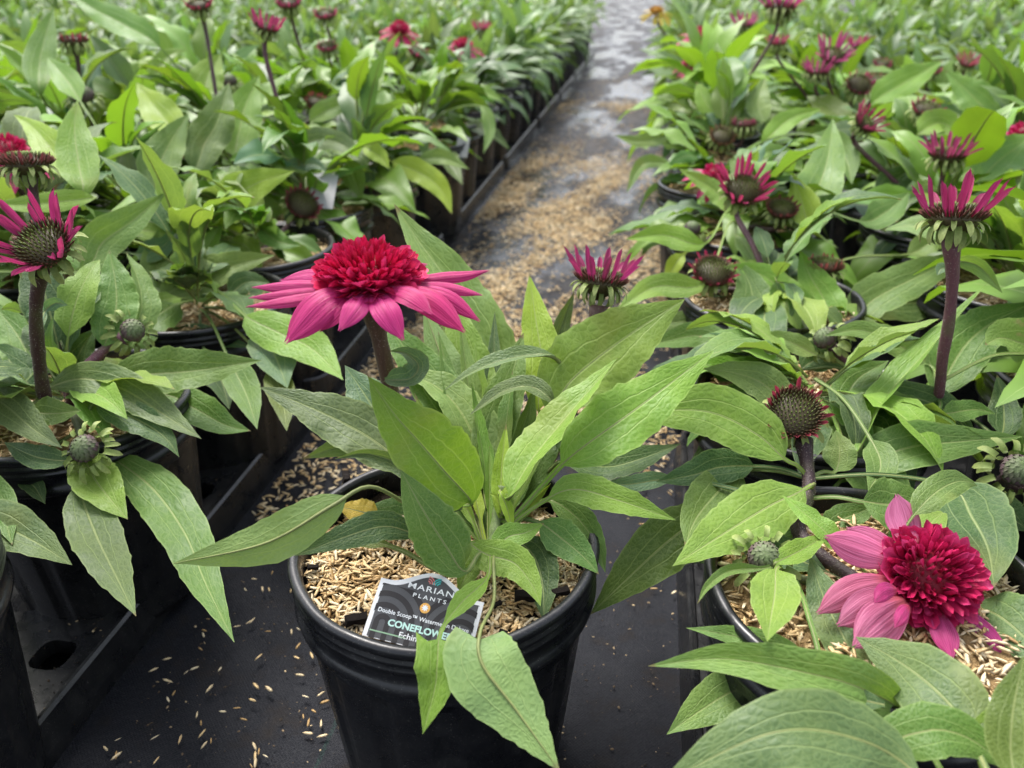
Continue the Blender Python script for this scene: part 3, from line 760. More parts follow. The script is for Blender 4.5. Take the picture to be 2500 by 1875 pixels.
def head(plant, pos, axis, kind, k=1.0, near=True, col=None, spin=None):
    a_ = proj(pos); KEEP.append((a_[0], a_[1], a_[2], 46 * k / a_[2] + 6)); b_ = proj(np.asarray(pos) - np.array([0, 0, .03])); KEEP.append((b_[0], b_[1], b_[2], 8 / b_[2])); c_ = proj(np.asarray(pos) - np.array([0, 0, .055])); KEEP.append((c_[0], c_[1], c_[2], 6 / c_[2]))
    ax = Vector(axis).normalized(); M = Matrix.Translation(Vector(pos) - Vector(plant.c)) @ ax.to_track_quat('Z', 'Y').to_matrix().to_4x4() @ Matrix.Rotation(rng.uniform(0, 6.28) if spin is None else spin, 4, 'Z') @ Matrix.Scale(k, 4)
    if kind in ('ray', 'disc', 'side'):
        h = link('flower_head', (CONE_FLAT if kind == 'disc' else CONE) if near else CONE_LO, plant.e, M)
        c = col or MAUVE
        if kind == 'disc': n, meshes, el, r0 = 17, RAYS_SHORT, 42, .0138
        elif kind == 'side': n, meshes, el, r0 = 15, RAYS_SHORT, 66, .0132
        else: n, meshes, el, r0 = 19, RAYS, 50, .0128
        for i in range(n):
            a = 2 * math.pi * i / n + rng.normal(0, .1); e = R(el) + rng.normal(0, .13)
            x = (math.cos(a) * math.cos(e), math.sin(a) * math.cos(e), math.sin(e)); z = (-math.cos(a) * math.sin(e), -math.sin(a) * math.sin(e), math.cos(e))
            link('petal', meshes[i % len(meshes)], h, M4(x, z, (r0 * math.cos(a), r0 * math.sin(a), .0008), rng.uniform(.85, 1.12)), jit(c, a=.1))
    elif kind == 'bud':
        h = link('flower_head', BUD, plant.e, M)
    elif kind == 'double':
        h = link('flower_head', POMPON_YELLOW if col is YEL else POMPON_FAR if near else POMPON_FAR, plant.e, M); c = col or PINK
        for i in range(13):
            a = 2 * math.pi * i / 13 + rng.normal(0, .08); e = R(-8) + rng.normal(0, .12)
            x = (math.cos(a) * math.cos(e), math.sin(a) * math.cos(e), math.sin(e)); z = (-math.cos(a) * math.sin(e), -math.sin(a) * math.sin(e), math.cos(e))
            link('petal', RAYS_OPEN[i % 3], h, M4(x, z, (.013 * math.cos(a), .013 * math.sin(a), -.007), rng.uniform(.85, 1.05)), jit(c, a=.08))
    elif kind == 'bare_double':
        h = link('flower_head', POMPON if col is None else POMPON_PINK, plant.e, M)
    if kind != 'double' and kind != 'bare_double':
        bl = bract_pts()
        kk = 1.12 if kind == 'bud' else 1.0; dz = -.003 if kind == 'bud' else 0
        if near:
            for b in bl:
                m = bract_mat(*b, kk); o = link('bract', BRACT, h, Matrix([list(m[0]), list(m[1]), list(m[2]), [0, 0, 0, 1]]))
        else: tag(link('bracts', BRACTS_JOINED, h), kind='stuff')
    return h
def petal_px(plant, h, pts, w, col, ref=None, cup=.25, notch=.085, wav=.06, flip=False):
    """one large ray petal through picture points (px, py, depth), child of head h"""
    P, L = spline([at(*q) for q in pts], 16)
    t = np.linspace(0, 1, 17); d = pts[-1][2]; hw = w / 2 / FPX * d
    W = hw * np.clip(.30 + .70 * np.sin(np.clip(t * 1.05, 0, 1) ** .9 * math.pi * .80), 0, 1) * np.clip((1 - t ** 5) ** .6, .16, 1)
    rf = nrm(CAM - P[8]) + np.array([0, 0, 1.0]) if ref is None else np.asarray(ref, float)
    T, N = frames(P, nrm(rf)); S = np.cross(T, N); nu = 8; ph = rng.uniform(0, 6)
    V = np.zeros((17, nu + 1, 3)); UV = np.zeros((17, nu + 1, 2))
    for j, u in enumerate(np.linspace(-1, 1, nu + 1)):
        dx = notch * L * (abs(math.sin(u * 2.9)) - .5) * t ** 8
        hgt = W * (-cup * u * u + wav * math.sin(u * 8 + ph) + .05 * math.sin(u * 2 + ph))
        V[:, j] = P + S * (u * W)[:, None] + N * hgt[:, None] + T * dx[:, None]
        UV[:, j, 0] = (u + 1) / 2; UV[:, j, 1] = t
    inv = np.array((Matrix.Translation(Vector(plant.c)) @ h.matrix_basis).inverted())
    V = V.reshape(-1, 3); V = V @ inv[:3, :3].T + inv[:3, 3]
    i = (np.arange(16)[:, None] * (nu + 1) + np.arange(nu)[None]).ravel()
    me = mesh_np('petal', V, np.stack([i, i + 1, i + nu + 2, i + nu + 1], 1), MAT['petal'], uv=UV.reshape(-1, 2))
    return link('petal', me, h, color=jit(col, a=.06))

# ------------------------------------------------------------------ the pots and which plant stands in each
main_pot = pot(*MAINXY, 0, 'black pot standing alone in the aisle in front, holding the tag with the lettering', 1, main=True)
main_pot['group'] = 'black pots of the two beds'
PLANTS = {}
def inview(x, y, z=.25, m=260):
    q = np.array([x, y, z]) - CAM
    if (-q[0] * sy + q[1] * cy) * cp - q[2] * sp < .12: return False
    px, py, d = proj((x, y, z)); return -m < px < 2500 + m and -m < py < 1875 + m * 1.6
prng = np.random.default_rng(21)
LEFT1 = [(-.395, .240), (-.396, .443), (-.405, .640), (-.420, .800), (-.432, .972), (-.418, 1.145), (-.402, 1.42)] + [(-.418, 1.62 + .2 * i) for i in range(16)]
RIGHT1 = [(.140, .135), (.131, .333), (.130, .531), (.126, .735), (.118, .955), (.104, 1.18)] + [(.125, 1.40 + .2 * i) for i in range(17)]
GRID = {}
for c in range(13):
    for i in range(23):
        if c == 0: L_, R_ = LEFT1[i], RIGHT1[i]
        else:
            L_ = (-.418 - .197 * c + prng.normal(0, .006), .245 + .198 * i + prng.normal(0, .008) + (.06 if c % 2 else 0))
            R_ = (.160 + .197 * c + prng.normal(0, .006), .135 + .198 * i + prng.normal(0, .008) + (.07 if c % 2 else 0))
        GRID['L', c, i] = L_; GRID['R', c, i] = R_
SPECIAL = {  # pots whose plants are built leaf by leaf from the photograph
    ('L', 0, 0): ('B', 'coneflower plant at the lower left corner, one leaf reaching over the tray'),
    ('L', 0, 1): ('A', 'coneflower plant front left with a dark-eyed bloom on a tall purple stem'),
    ('L', 0, 2): ('C', 'leafy coneflower plant at the left tray edge behind the dark-eyed bloom'),
    ('R', 0, 0): ('E', 'coneflower plant at the lower right corner with big out-of-focus leaves'),
    ('R', 0, 1): ('D', 'coneflower plant front right bearing a fallen pale pink double bloom'),
    ('R', 0, 2): ('F', 'coneflower plant right of the aisle with a tall thick purple stem'),
    ('R', 1, 1): ('I', 'coneflower plant cut by the right edge with a green bud'),
    ('R', 0, 3): ('G', 'leafy coneflower plant right of the aisle just behind the tall purple stem')}
CW = ['aisle-side', 'second', 'third', 'fourth', 'fifth', 'sixth', 'seventh', 'eighth', 'ninth', 'tenth', '11th', '12th', '13th']
npl = 0; FARSET = []
for (sd, c, i), (x, y) in sorted(GRID.items(), key=lambda q: q[1][1]):
    seen = inview(x, y)
    if (not inview(x, y, m=900) or math.hypot(x, y) > 3.2 and not seen) and (sd, c, i) not in SPECIAL: continue
    side = 'left' if sd == 'L' else 'right'; dist = math.hypot(x, y)
    where = '%s in the %s row %s of the aisle' % (ORD[i], CW[c], side)
    lod = 1 if dist < .95 else 2
    if dist < 1.9 or c == 0:
        pot(x, y, PZ, 'black pot, ' + where, lod)
    if (sd, c, i) in SPECIAL:
        n, lab = SPECIAL[sd, c, i]; PLANTS[n] = Plant(x, y, lab, 'coneflower plants of the two beds'); continue
    FARSET.append((sd, c, i, x, y, dist if seen else 9, where))
PLANTS['main'] = Plant(*MAINXY, 'bright green coneflower plant alone in the front pot with one deep pink double bloom', 'coneflower plants of the two beds', z=.156)
MID = {}
def foliage_mesh(stock, n, r, smin, smax, hi, lo):
    V = []; F = []; U = []; RN = []; off = 0; a0 = r.uniform(0, 6.28)
    for i in range(n):
        f = (i + .5) / n; g = stock[r.integers(len(stock))]
        q = Quaternion((0, 0, 1), a0 + i * 2.39996 + r.normal(0, .2)) @ Quaternion((0, 1, 0), -(lo + (hi - lo) * f + r.normal(0, .15))) @ Quaternion((1, 0, 0), r.normal(0, .3))
        m = np.array(q.to_matrix()) * r.uniform(smin, smax)
        v = g[0] @ m.T + np.array([r.normal(0, .012), r.normal(0, .012), .07 * f * r.uniform(.3, 1)])
        V.append(v); F.append(g[1] + off); U.append(g[2]); RN.append(np.full(len(v), r.uniform(.01, 1))); off += len(v)
    return mesh_np('foliage', np.vstack(V), np.vstack(F), MAT['leaf_far'], uv=np.vstack(U), attrs={'rnd': np.concatenate(RN)})
FOL = [foliage_mesh(STOCK_LO, 40, prng, .8, 1.3, 1.3, -.1) for _ in range(4)]
FOLN = [foliage_mesh(STOCK_NARROW, 60, prng, .7, 1.2, 1.35, -.35) for _ in range(4)]
for (sd, c, i, x, y, dist, where) in FARSET:
    other = y > (1.72 if sd == 'L' else 1.95) + .1 * math.sin(c * 2.1)
    if other: lab = 'bushy green plant, ' + where
    else: lab = 'coneflower plant, ' + where
    p = Plant(x, y, lab, 'green plants without blooms' if other else 'coneflower plants of the two beds')
    if other: p.e.name = 'bushy_plant'
    MID[sd, c, i] = p
    if dist < 1.75 and not other:
        near_aisle = c == 0
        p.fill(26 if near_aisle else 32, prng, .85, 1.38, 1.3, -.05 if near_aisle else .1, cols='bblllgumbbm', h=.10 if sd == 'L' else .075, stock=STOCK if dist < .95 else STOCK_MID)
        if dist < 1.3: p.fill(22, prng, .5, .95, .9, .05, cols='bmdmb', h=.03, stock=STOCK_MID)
    else:
        me = (FOLN if other else FOL)[prng.integers(4)]
        s_ = prng.uniform(.85, 1.15) * (1.18 if c == 0 else 1)
        colr = jit((.135, .225, .085) if other else LC['b'], prng, .14)  # bushy plants: distance haze put into the colour, paler and bluer
        tag(link('foliage', me, p.e, Matrix.Rotation(prng.uniform(0, 6.28), 4, 'Z') @ Matrix.Scale(s_, 4), colr), kind='stuff')
# beds going on behind: too far to tell one plant from the next
V = []; F = []; U = []; RN = []; off = 0
for q in range(700):
    sd = -1 if q % 2 else 1
    y = 4.75 + 14 * prng.uniform(0, 1) ** 1.6; x = (-.42 if sd < 0 else .15) + sd * prng.uniform(0, 1.2 + y * .75)
    st = STOCK_NARROW
    for l in range(20):
        g = st[prng.integers(len(st))]
        m = np.array((Quaternion((0, 0, 1), prng.uniform(0, 6.28)) @ Quaternion((0, 1, 0), -prng.uniform(-.1, 1.3))).to_matrix()) * prng.uniform(1.0, 1.7)
        v = g[0] @ m.T + np.array([x, y, .16 + prng.uniform(0, .08)])
        V.append(v); F.append(g[1] + off); U.append(g[2]); RN.append(np.full(len(v), prng.uniform(.01, 1))); off += len(v)
tag(link('distant_plants', mesh_np('distant_plants', np.vstack(V), np.vstack(F), MAT['leaf_far'], uv=np.vstack(U), attrs={'rnd': np.concatenate(RN)}), color=LC['l']), 'far end of the beds, a green mass of leaves on both sides of the aisle', 'plants', kind='stuff')

# ------------------------------------------------------------------ main plant
p = PLANTS['main']
# hero stem and bloom
hs_pts = [at(1150, 1350, .435), at(1050, 1220, .452), at(985, 1090, .446), at(944, 905, .410), at(905, 735, .384)]
p.stem(hs_pts, .0038, .0044, (.075, .042, .030), hairs=260)
hp = at(903, 668, .380)
h = head(p, at(903, 682, .380), (.02, -.10, 1), 'bare_double', .93, spin=.4)
D_ = .380
for pts, w, cup in [
    ([(840, 690, D_ + .012), (765, 676, D_ + .018), (688, 684, D_ + .022)], 62, .1),
    ([(850, 700, D_), (740, 694, D_), (622, 701, D_ + .002)], 46, .5),
    ([(845, 705, D_ - .003), (725, 714, D_ - .006), (614, 726, D_ - .006)], 40, .5),
    ([(850, 708, D_ - .006), (730, 728, D_ - .012), (607, 748, D_ - .014)], 42, .5),
    ([(860, 706, D_ - .012), (785, 742, D_ - .022), (701, 832, D_ - .026)], 104, .2),
    ([(868, 710, D_ - .012), (825, 748, D_ - .020), (782, 806, D_ - .022)], 74, .2),
    ([(892, 708, D_ - .014), (868, 748, D_ - .026), (830, 804, D_ - .030)], 76, .25),
    ([(914, 706, D_ - .014), (942, 756, D_ - .027), (982, 826, D_ - .030)], 86, .2),
    ([(932, 702, D_ - .012), (998, 718, D_ - .022), (1052, 764, D_ - .026)], 72, .3),
    ([(950, 704, D_ - .008), (1046, 732, D_ - .014), (1130, 806, D_ - .016)], 86, .25),
    ([(975, 700, D_ - .004), (1085, 722, D_ - .006), (1166, 780, D_ - .006)], 62, .3),
    ([(985, 695, D_), (1090, 699, D_), (1172, 719, D_)], 46, .5),
    ([(980, 688, D_ + .006), (1080, 673, D_ + .010), (1135, 669, D_ + .012), (1188, 661, D_ + .012)], 46, .6),
    ([(930, 672, D_ + .02), (990, 652, D_ + .032), (1040, 645, D_ + .040)], 50, .3),
    ([(880, 670, D_ + .02), (850, 655, D_ + .034), (820, 648, D_ + .044)], 60, .3)]:
    petal_px(p, h, pts, w * .88, PINK, cup=cup)
# second head of the main plant, rays still upright
p.stem([at(1215, 1330, .45), at(1330, 1150, .50), at(1425, 930, .535), at(1462, 745, .53)], .0030, .0040, (.11, .060, .050), hairs=120)
head(p, at(1465, 692, .53), (.10, .30, 1), 'ray', 1.02, col=(.46, .035, .17))
# the central growing shoot
p.stem([at(1205, 1340, .428), at(1215, 1270, .434), at(1228, 1190, .44)], .0042, .0030, (.12, .17, .06))
ML = [  # spine in picture points, width, colour, options
    ([(1150, 1225, .422), (1085, 1150, .408), (1020, 1075, .398), (962, 1010, .391), (898, 918, .388)], 215, 'b', dict( fold=.22, wav=.07, asym=.5)),
    ([(1172, 1180), (1160, 1080), (1110, 985), (1040, 930), (960, 915)], 150, 'l', dict(dd=.015, roll=25, fold=.35)),
    ([(1010, 1150), (950, 1102), (880, 1055), (770, 1000), (632, 944)], 150, 'g', dict(dd=-.01, fold=.2)),
    ([(1000, 1130), (940, 1040), (885, 955), (842, 892)], 165, 'u', dict(dd=.005)),
    ([(1030, 1140), (950, 1085), (850, 1085), (738, 1120)], 92, 'l', dict(dd=.0, roll=-20)),
    ([(1120, 1235), (1010, 1150), (900, 1108), (818, 1120)], 62, 'g', dict(dd=-.02, roll=-30, fold=.6)),
    ([(1135, 1395, .392), (1090, 1335, .388), (1030, 1240, .385), (978, 1146, .390)], 150, 'm', dict(fold=.12, wav=.05)),
    ([(1010, 1240, .415), (905, 1188, .398), (810, 1235, .385), (650, 1325, .375), (423, 1376, .372)], 128, 'p', dict(flip=True, pf=.34, fold=.15, curl=.1, prad=.0013)),
    ([(1100, 1330, .415), (1010, 1302, .400), (940, 1285, .395), (850, 1308, .388), (720, 1357, .382)], 92, 'd', dict(pf=.28, fold=.2)),
    ([(1080, 1395, .400), (985, 1345, .400), (900, 1320, .402), (800, 1312, .405)], 46, 'o', dict(pf=.5)),
    ([(1020, 1265), (950, 1250), (885, 1248)], 96, 'm', dict(dd=.02, fold=.1, k=1.2)),
    ([(920, 1258), (870, 1246), (824, 1236)], 74, 'yy', dict(dd=.012, fold=.1, attach=False, k=1.2)),
    ([(1090, 1225), (1125, 1262), (1168, 1300)], 82, 'm', dict(dd=-.008, k=.4)),
    ([(1205, 1345), (1240, 1312), (1285, 1300), (1328, 1277)], 74, 'b', dict(dd=-.020)),
    ([(1150, 1328), (1190, 1355), (1255, 1375), (1300, 1430), (1320, 1480)], 108, 'b', dict(dd=-.022, fold=.2, k=.7)),
    ([(1262, 1320), (1305, 1360), (1325, 1430), (1328, 1518)], 112, 'd', dict(dd=-.006, k=.7)),
    ([(1320, 1278), (1375, 1318), (1425, 1360), (1462, 1402)], 104, 'm', dict(dd=-.012, k=.6)),
    ([(1345, 1222), (1410, 1265), (1455, 1330), (1478, 1398)], 82, 'm', dict(dd=.004, k=.6)),
    ([(1235, 1290), (1320, 1228), (1400, 1195), (1510, 1222), (1650, 1270)], 96, 'b', dict(pf=.30, dd=-.018)),
    ([(1250, 1270), (1325, 1185), (1400, 1110), (1565, 990), (1744, 855)], 178, 'b', dict(dd=-.015, pf=.27, fold=.15, prad=.0021)),
    ([(1245, 1210), (1300, 1120), (1390, 1010), (1507, 874)], 150, 'b', dict(dd=-.028, roll=-30, fold=.42, asym=.3)),
    ([(1350, 1010), (1385, 940), (1450, 880), (1550, 808), (1672, 730)], 218, 'b', dict(dd=.010, roll=10, fold=.2)),
    ([(1315, 1000), (1322, 880), (1308, 780), (1292, 669)], 108, 'y', dict(dd=.030)),
    ([(1185, 1150), (1205, 1050), (1245, 930), (1278, 812)], 118, 'm', dict(dd=.015)),
    ([(1345, 866), (1240, 876), (1160, 905), (1085, 952)], 60, 'g', dict(dd=-.006, roll=30, fold=.4)),
    ([(1350, 985), (1300, 945), (1230, 955), (1148, 1012)], 66, 'g', dict(dd=-.010, roll=25, fold=.4)),
    ([(1235, 1010), (1180, 850), (1095, 690), (1022, 588), (962, 498)], 165, 'l', dict(dd=.050, fold=.35)),
    ([(1160, 830), (1112, 710), (1058, 600)], 52, 'p', dict(dd=.06)),
    ([(1120, 1060), (1052, 930), (985, 845), (930, 765)], 128, 'm', dict(dd=.02)),
    ([(1140, 1060), (1100, 941), (1070, 850), (1033, 748)], 120, 'l', dict(dd=.030, flip=True)),
    ([(1200, 1040), (1150, 900), (1120, 800), (1090, 700)], 120, 'b', dict(dd=.040)),
    ([(940, 928, .398), (1000, 925, .392), (1022, 893, .396), (990, 862, .400), (950, 857, .402)], 66, 'u', dict(attach=False, fold=.5, curl=-.1)),
    ([(1222, 1265), (1224, 1150), (1236, 1035)], 54, 'y', dict(dd=-.012, fold=.5)),
    ([(1190, 1230), (1180, 1120), (1160, 1000), (1150, 930)], 62, 'b', dict(dd=.0, roll=50, fold=.4)),
    ([(1222, 1205), (1238, 1240), (1253, 1302)], 34, 'y', dict(dd=-.016, fold=.5, k=.2)),
    ([(1225, 1250), (1212, 1215), (1195, 1205)], 24, 'y', dict(dd=-.012, fold=.5, k=.2)),
    ([(1190, 1410, .392), (1128, 1470, .372), (1078, 1540, .356), (1068, 1615, .347), (1062, 1680, .344), (1032, 1793, .338)], 110, 'b', dict(widths=[(0, 10), (.12, 52), (.24, 62), (.36, 40), (.44, 12), (.56, 12), (.575, 118), (.72, 112), (.86, 66), (1, 0)], fold=.25, wav=.14, nv=70, ear=.007, ear_at=.575, pf=.0)),
    ([(1205, 1468, .378), (1172, 1545, .352), (1178, 1622, .340), (1265, 1740, .330), (1368, 1885, .318)], 215, 'p', dict(flip=True, pf=.33, fold=.06, curl=.05, wav=.05, ear=.010, blunt=.34, nv=60, prad=.0011)),
    ([(1160, 1360), (1138, 1405), (1118, 1445)], 64, 'b', dict(dd=-.01, k=.6)),
    ([(1340, 900), (1372, 790), (1402, 713)], 66, 'g', dict(dd=.05, roll=40)),
    ([(1400, 985), (1500, 910), (1576, 850)], 66, 'u', dict(dd=.03)),
    ([(1380, 1125), (1480, 1140), (1565, 1120), (1662, 1083)], 104, 'd', dict(dd=.012, roll=-15)),
    ([(1270, 1230), (1300, 1150), (1350, 1050), (1440, 940)], 90, 'm', dict(dd=.03)),
    ([(1100, 1250), (1150, 1160), (1120, 1050)], 70, 'd', dict(dd=.03)),
    ([(1240, 1250), (1275, 1150), (1290, 1040)], 60, 'm', dict(dd=.02))]
for i, (tx, ty) in enumerate(((1012, 960), (1070, 810), (1122, 770), (1160, 840), (1208, 760), (1252, 905), (1185, 945), (1305, 940), (1352, 1020), (1415, 965), (1098, 1020), (1040, 1000), (1260, 1060), (1130, 930))):
    bx = 1195 + (tx - 1195) * .12
    ML.append(([(bx, 1325), (bx + (tx - bx) * .35, 1325 + (ty - 1325) * .42), (bx + (tx - bx) * .75, 1325 + (ty - 1325) * .76), (tx, ty)], 58 + 9 * (i % 4), 'bmlbdm'[i % 6], dict(dd=.012 + .007 * (i % 5), pf=.34, roll=(-35, 20, 45, -15, 0)[i % 5], fold=.35)))
for i, (tx, ty) in enumerate(((1090, 1160), (1130, 1120), (1160, 1190), (1285, 1150), (1320, 1120), (1265, 1180), (1345, 1180), (1075, 1230), (1305, 1235), (1195, 1090))):
    bx = 1195 + (tx - 1195) * .15
    ML.append(([(bx, 1335), (bx + (tx - bx) * .4, 1335 + (ty - 1335) * .5), (tx, ty)], 34 + 6 * (i % 3), 'bymlb'[i % 5], dict(dd=-.012 + .006 * (i % 4), pf=.3, roll=(-30, 25, 40, -10)[i % 4], fold=.4)))
for pts, w, c, kw in ML: p.leaf_px(pts, w, c, d0=.434, py0=1330, **kw)

# ------------------------------------------------------------------ left plants
A = PLANTS['A']
A.stem([A.c, at(118, 1000, .535), at(88, 790, .475), at(102, 640, .445)], .0046, .0036, (.040, .016, .018), hairs=300)
h = head(A, at(112, 606, .44), (.06, -.58, .8), 'ray', .98, col=(.50, .04, .18))
A.stem([A.c, at(180, 930, .56), at(260, 850, .58), at(300, 826, .585)], .0036, .0034, (.090, .028, .045), hairs=120)
head(A, at(322, 808, .585), (.75, -.35, .55), 'bud', .85)
A.stem([A.c, at(200, 1060, .52), at(209, 1105, .50)], .0030, .0030, (.07, .09, .04))
head(A, at(209, 1096, .49), (.05, -.75, .7), 'bud', .85)
for pts, w, c, kw in [
    ([(125, 945), (205, 925), (300, 950), (400, 1012), (491, 1071)], 118, 'g', dict(dd=-.03, fold=.2)),
    ([(235, 985), (330, 1022), (400, 1065), (437, 1115)], 96, 'd', dict(dd=-.03, k=.5)),
    ([(270, 925), (350, 915), (480, 905), (638, 880)], 142, 'm', dict(dd=.0, fold=.3)),
    ([(255, 845), (282, 760), (282, 690), (266, 610)], 118, 'm', dict(dd=.0)),
    ([(320, 830), (345, 750), (335, 680), (308, 616)], 84, 'l', dict(dd=.02, roll=40, fold=.5)),
    ([(405, 965), (480, 1000), (550, 1038), (612, 1052)], 104, 'm', dict(dd=.02)),
    ([(-40, 945), (25, 1000), (85, 1050), (152, 1094)], 104, 'g', dict(dd=-.05, k=.5)),
    ([(68, 1003), (130, 1010), (198, 1002)], 92, 'm', dict(dd=-.045)),
    ([(170, 1122), (90, 1116), (10, 1080)], 72, 'd', dict(dd=-.03)),
    ([(205, 1112), (232, 1170), (272, 1222), (312, 1268)], 128, 'b', dict(dd=-.015)),
    ([(192, 1185), (232, 1300), (290, 1420), (332, 1504)], 140, 'g', dict(dd=-.01, fold=.15)),
    ([(265, 1110), (370, 1190), (450, 1300), (500, 1420), (572, 1568)], 150, 'm', dict(dd=.0, fold=.12)),
    ([(60, 1160), (85, 1190), (110, 1230)], 54, 'd', dict(dd=.0)),
    ([(170, 960), (180, 900), (200, 850), (235, 800)], 100, 'd', dict(dd=.03)),
    ([(90, 960), (40, 900), (0, 860), (-40, 850)], 110, 'd', dict(dd=.03)),
    ([(95, 930), (60, 850), (30, 800), (-20, 740)], 120, 'm', dict(dd=.04)),
    ([(230, 1010), (215, 1060), (190, 1100)], 90, 'd', dict(dd=.04)),
    ([(110, 760), (135, 740), (165, 745)], 36, 'u', dict(dd=-.06, roll=30)),
    ([(110, 770), (80, 760), (62, 775)], 32, 'u', dict(dd=-.06))]:
    A.leaf_px(pts, w, c, d0=.55, py0=1035, **kw)
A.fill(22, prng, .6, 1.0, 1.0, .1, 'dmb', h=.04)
B = PLANTS['B']
B.leaf_px([(-140, 1250), (-20, 1275), (80, 1320), (176, 1379)], 140, 'g', d0=.46, py0=1300, fold=.2)
B.leaf_px([(-120, 1130), (-60, 1180), (0, 1240), (30, 1330)], 110, 'm', d0=.47, py0=1250)
B.fill(16, prng, .7, 1.0, 1.2, .1, 'dmb', h=.05, sector=(1.9, 4.6))
PLANTS['E'].fill(12, prng, .6, .9, .7, .1, 'dmb', h=.03, sector=(-2.4, -.2))
C = PLANTS['C']
for pts, w, c, kw in [
    ([(330, 790), (430, 772), (520, 762), (602, 776)], 104, 'm', dict()),
    ([(392, 728), (480, 682), (580, 646), (672, 623)], 108, 'l', dict()),
    ([(380, 838), (470, 822), (540, 832), (616, 848)], 72, 'd', dict(dd=-.03)),
    ([(600, 772), (680, 812), (762, 852), (838, 928)], 128, 'b', dict(dd=-.08, fold=.15)),
    ([(640, 805), (672, 870), (702, 948)], 130, 'u', dict(dd=-.06)),
    ([(560, 880), (600, 960), (628, 1048)], 90, 'm', dict(dd=-.07)),
    ([(660, 900), (690, 980), (700, 1052)], 80, 'o', dict(dd=-.05)),
    ([(500, 860), (540, 930), (560, 1000)], 90, 'd', dict(dd=-.04)),
    ([(430, 740), (480, 640), (520, 580), (545, 530)], 80, 'b', dict(dd=.03)),
    ([(400, 720), (380, 640), (385, 560)], 80, 'l', dict(dd=.03)),
    ([(560, 720), (600, 690), (660, 690)], 70, 'd', dict(dd=.0)),
    ([(430, 800), (380, 750), (350, 690), (340, 650)], 100, 'm', dict(dd=.0))]:
    C.leaf_px(pts, w, c, d0=.74, py0=800, **kw)
C.fill(26, prng, .8, 1.1, 1.2, .2, 'dmbl', h=.07)
def near(px, py, d):
    q = at(px, py, d); best = min(MID.values(), key=lambda m: np.hypot(m.c[0] - q[0], m.c[1] - q[1])); return best
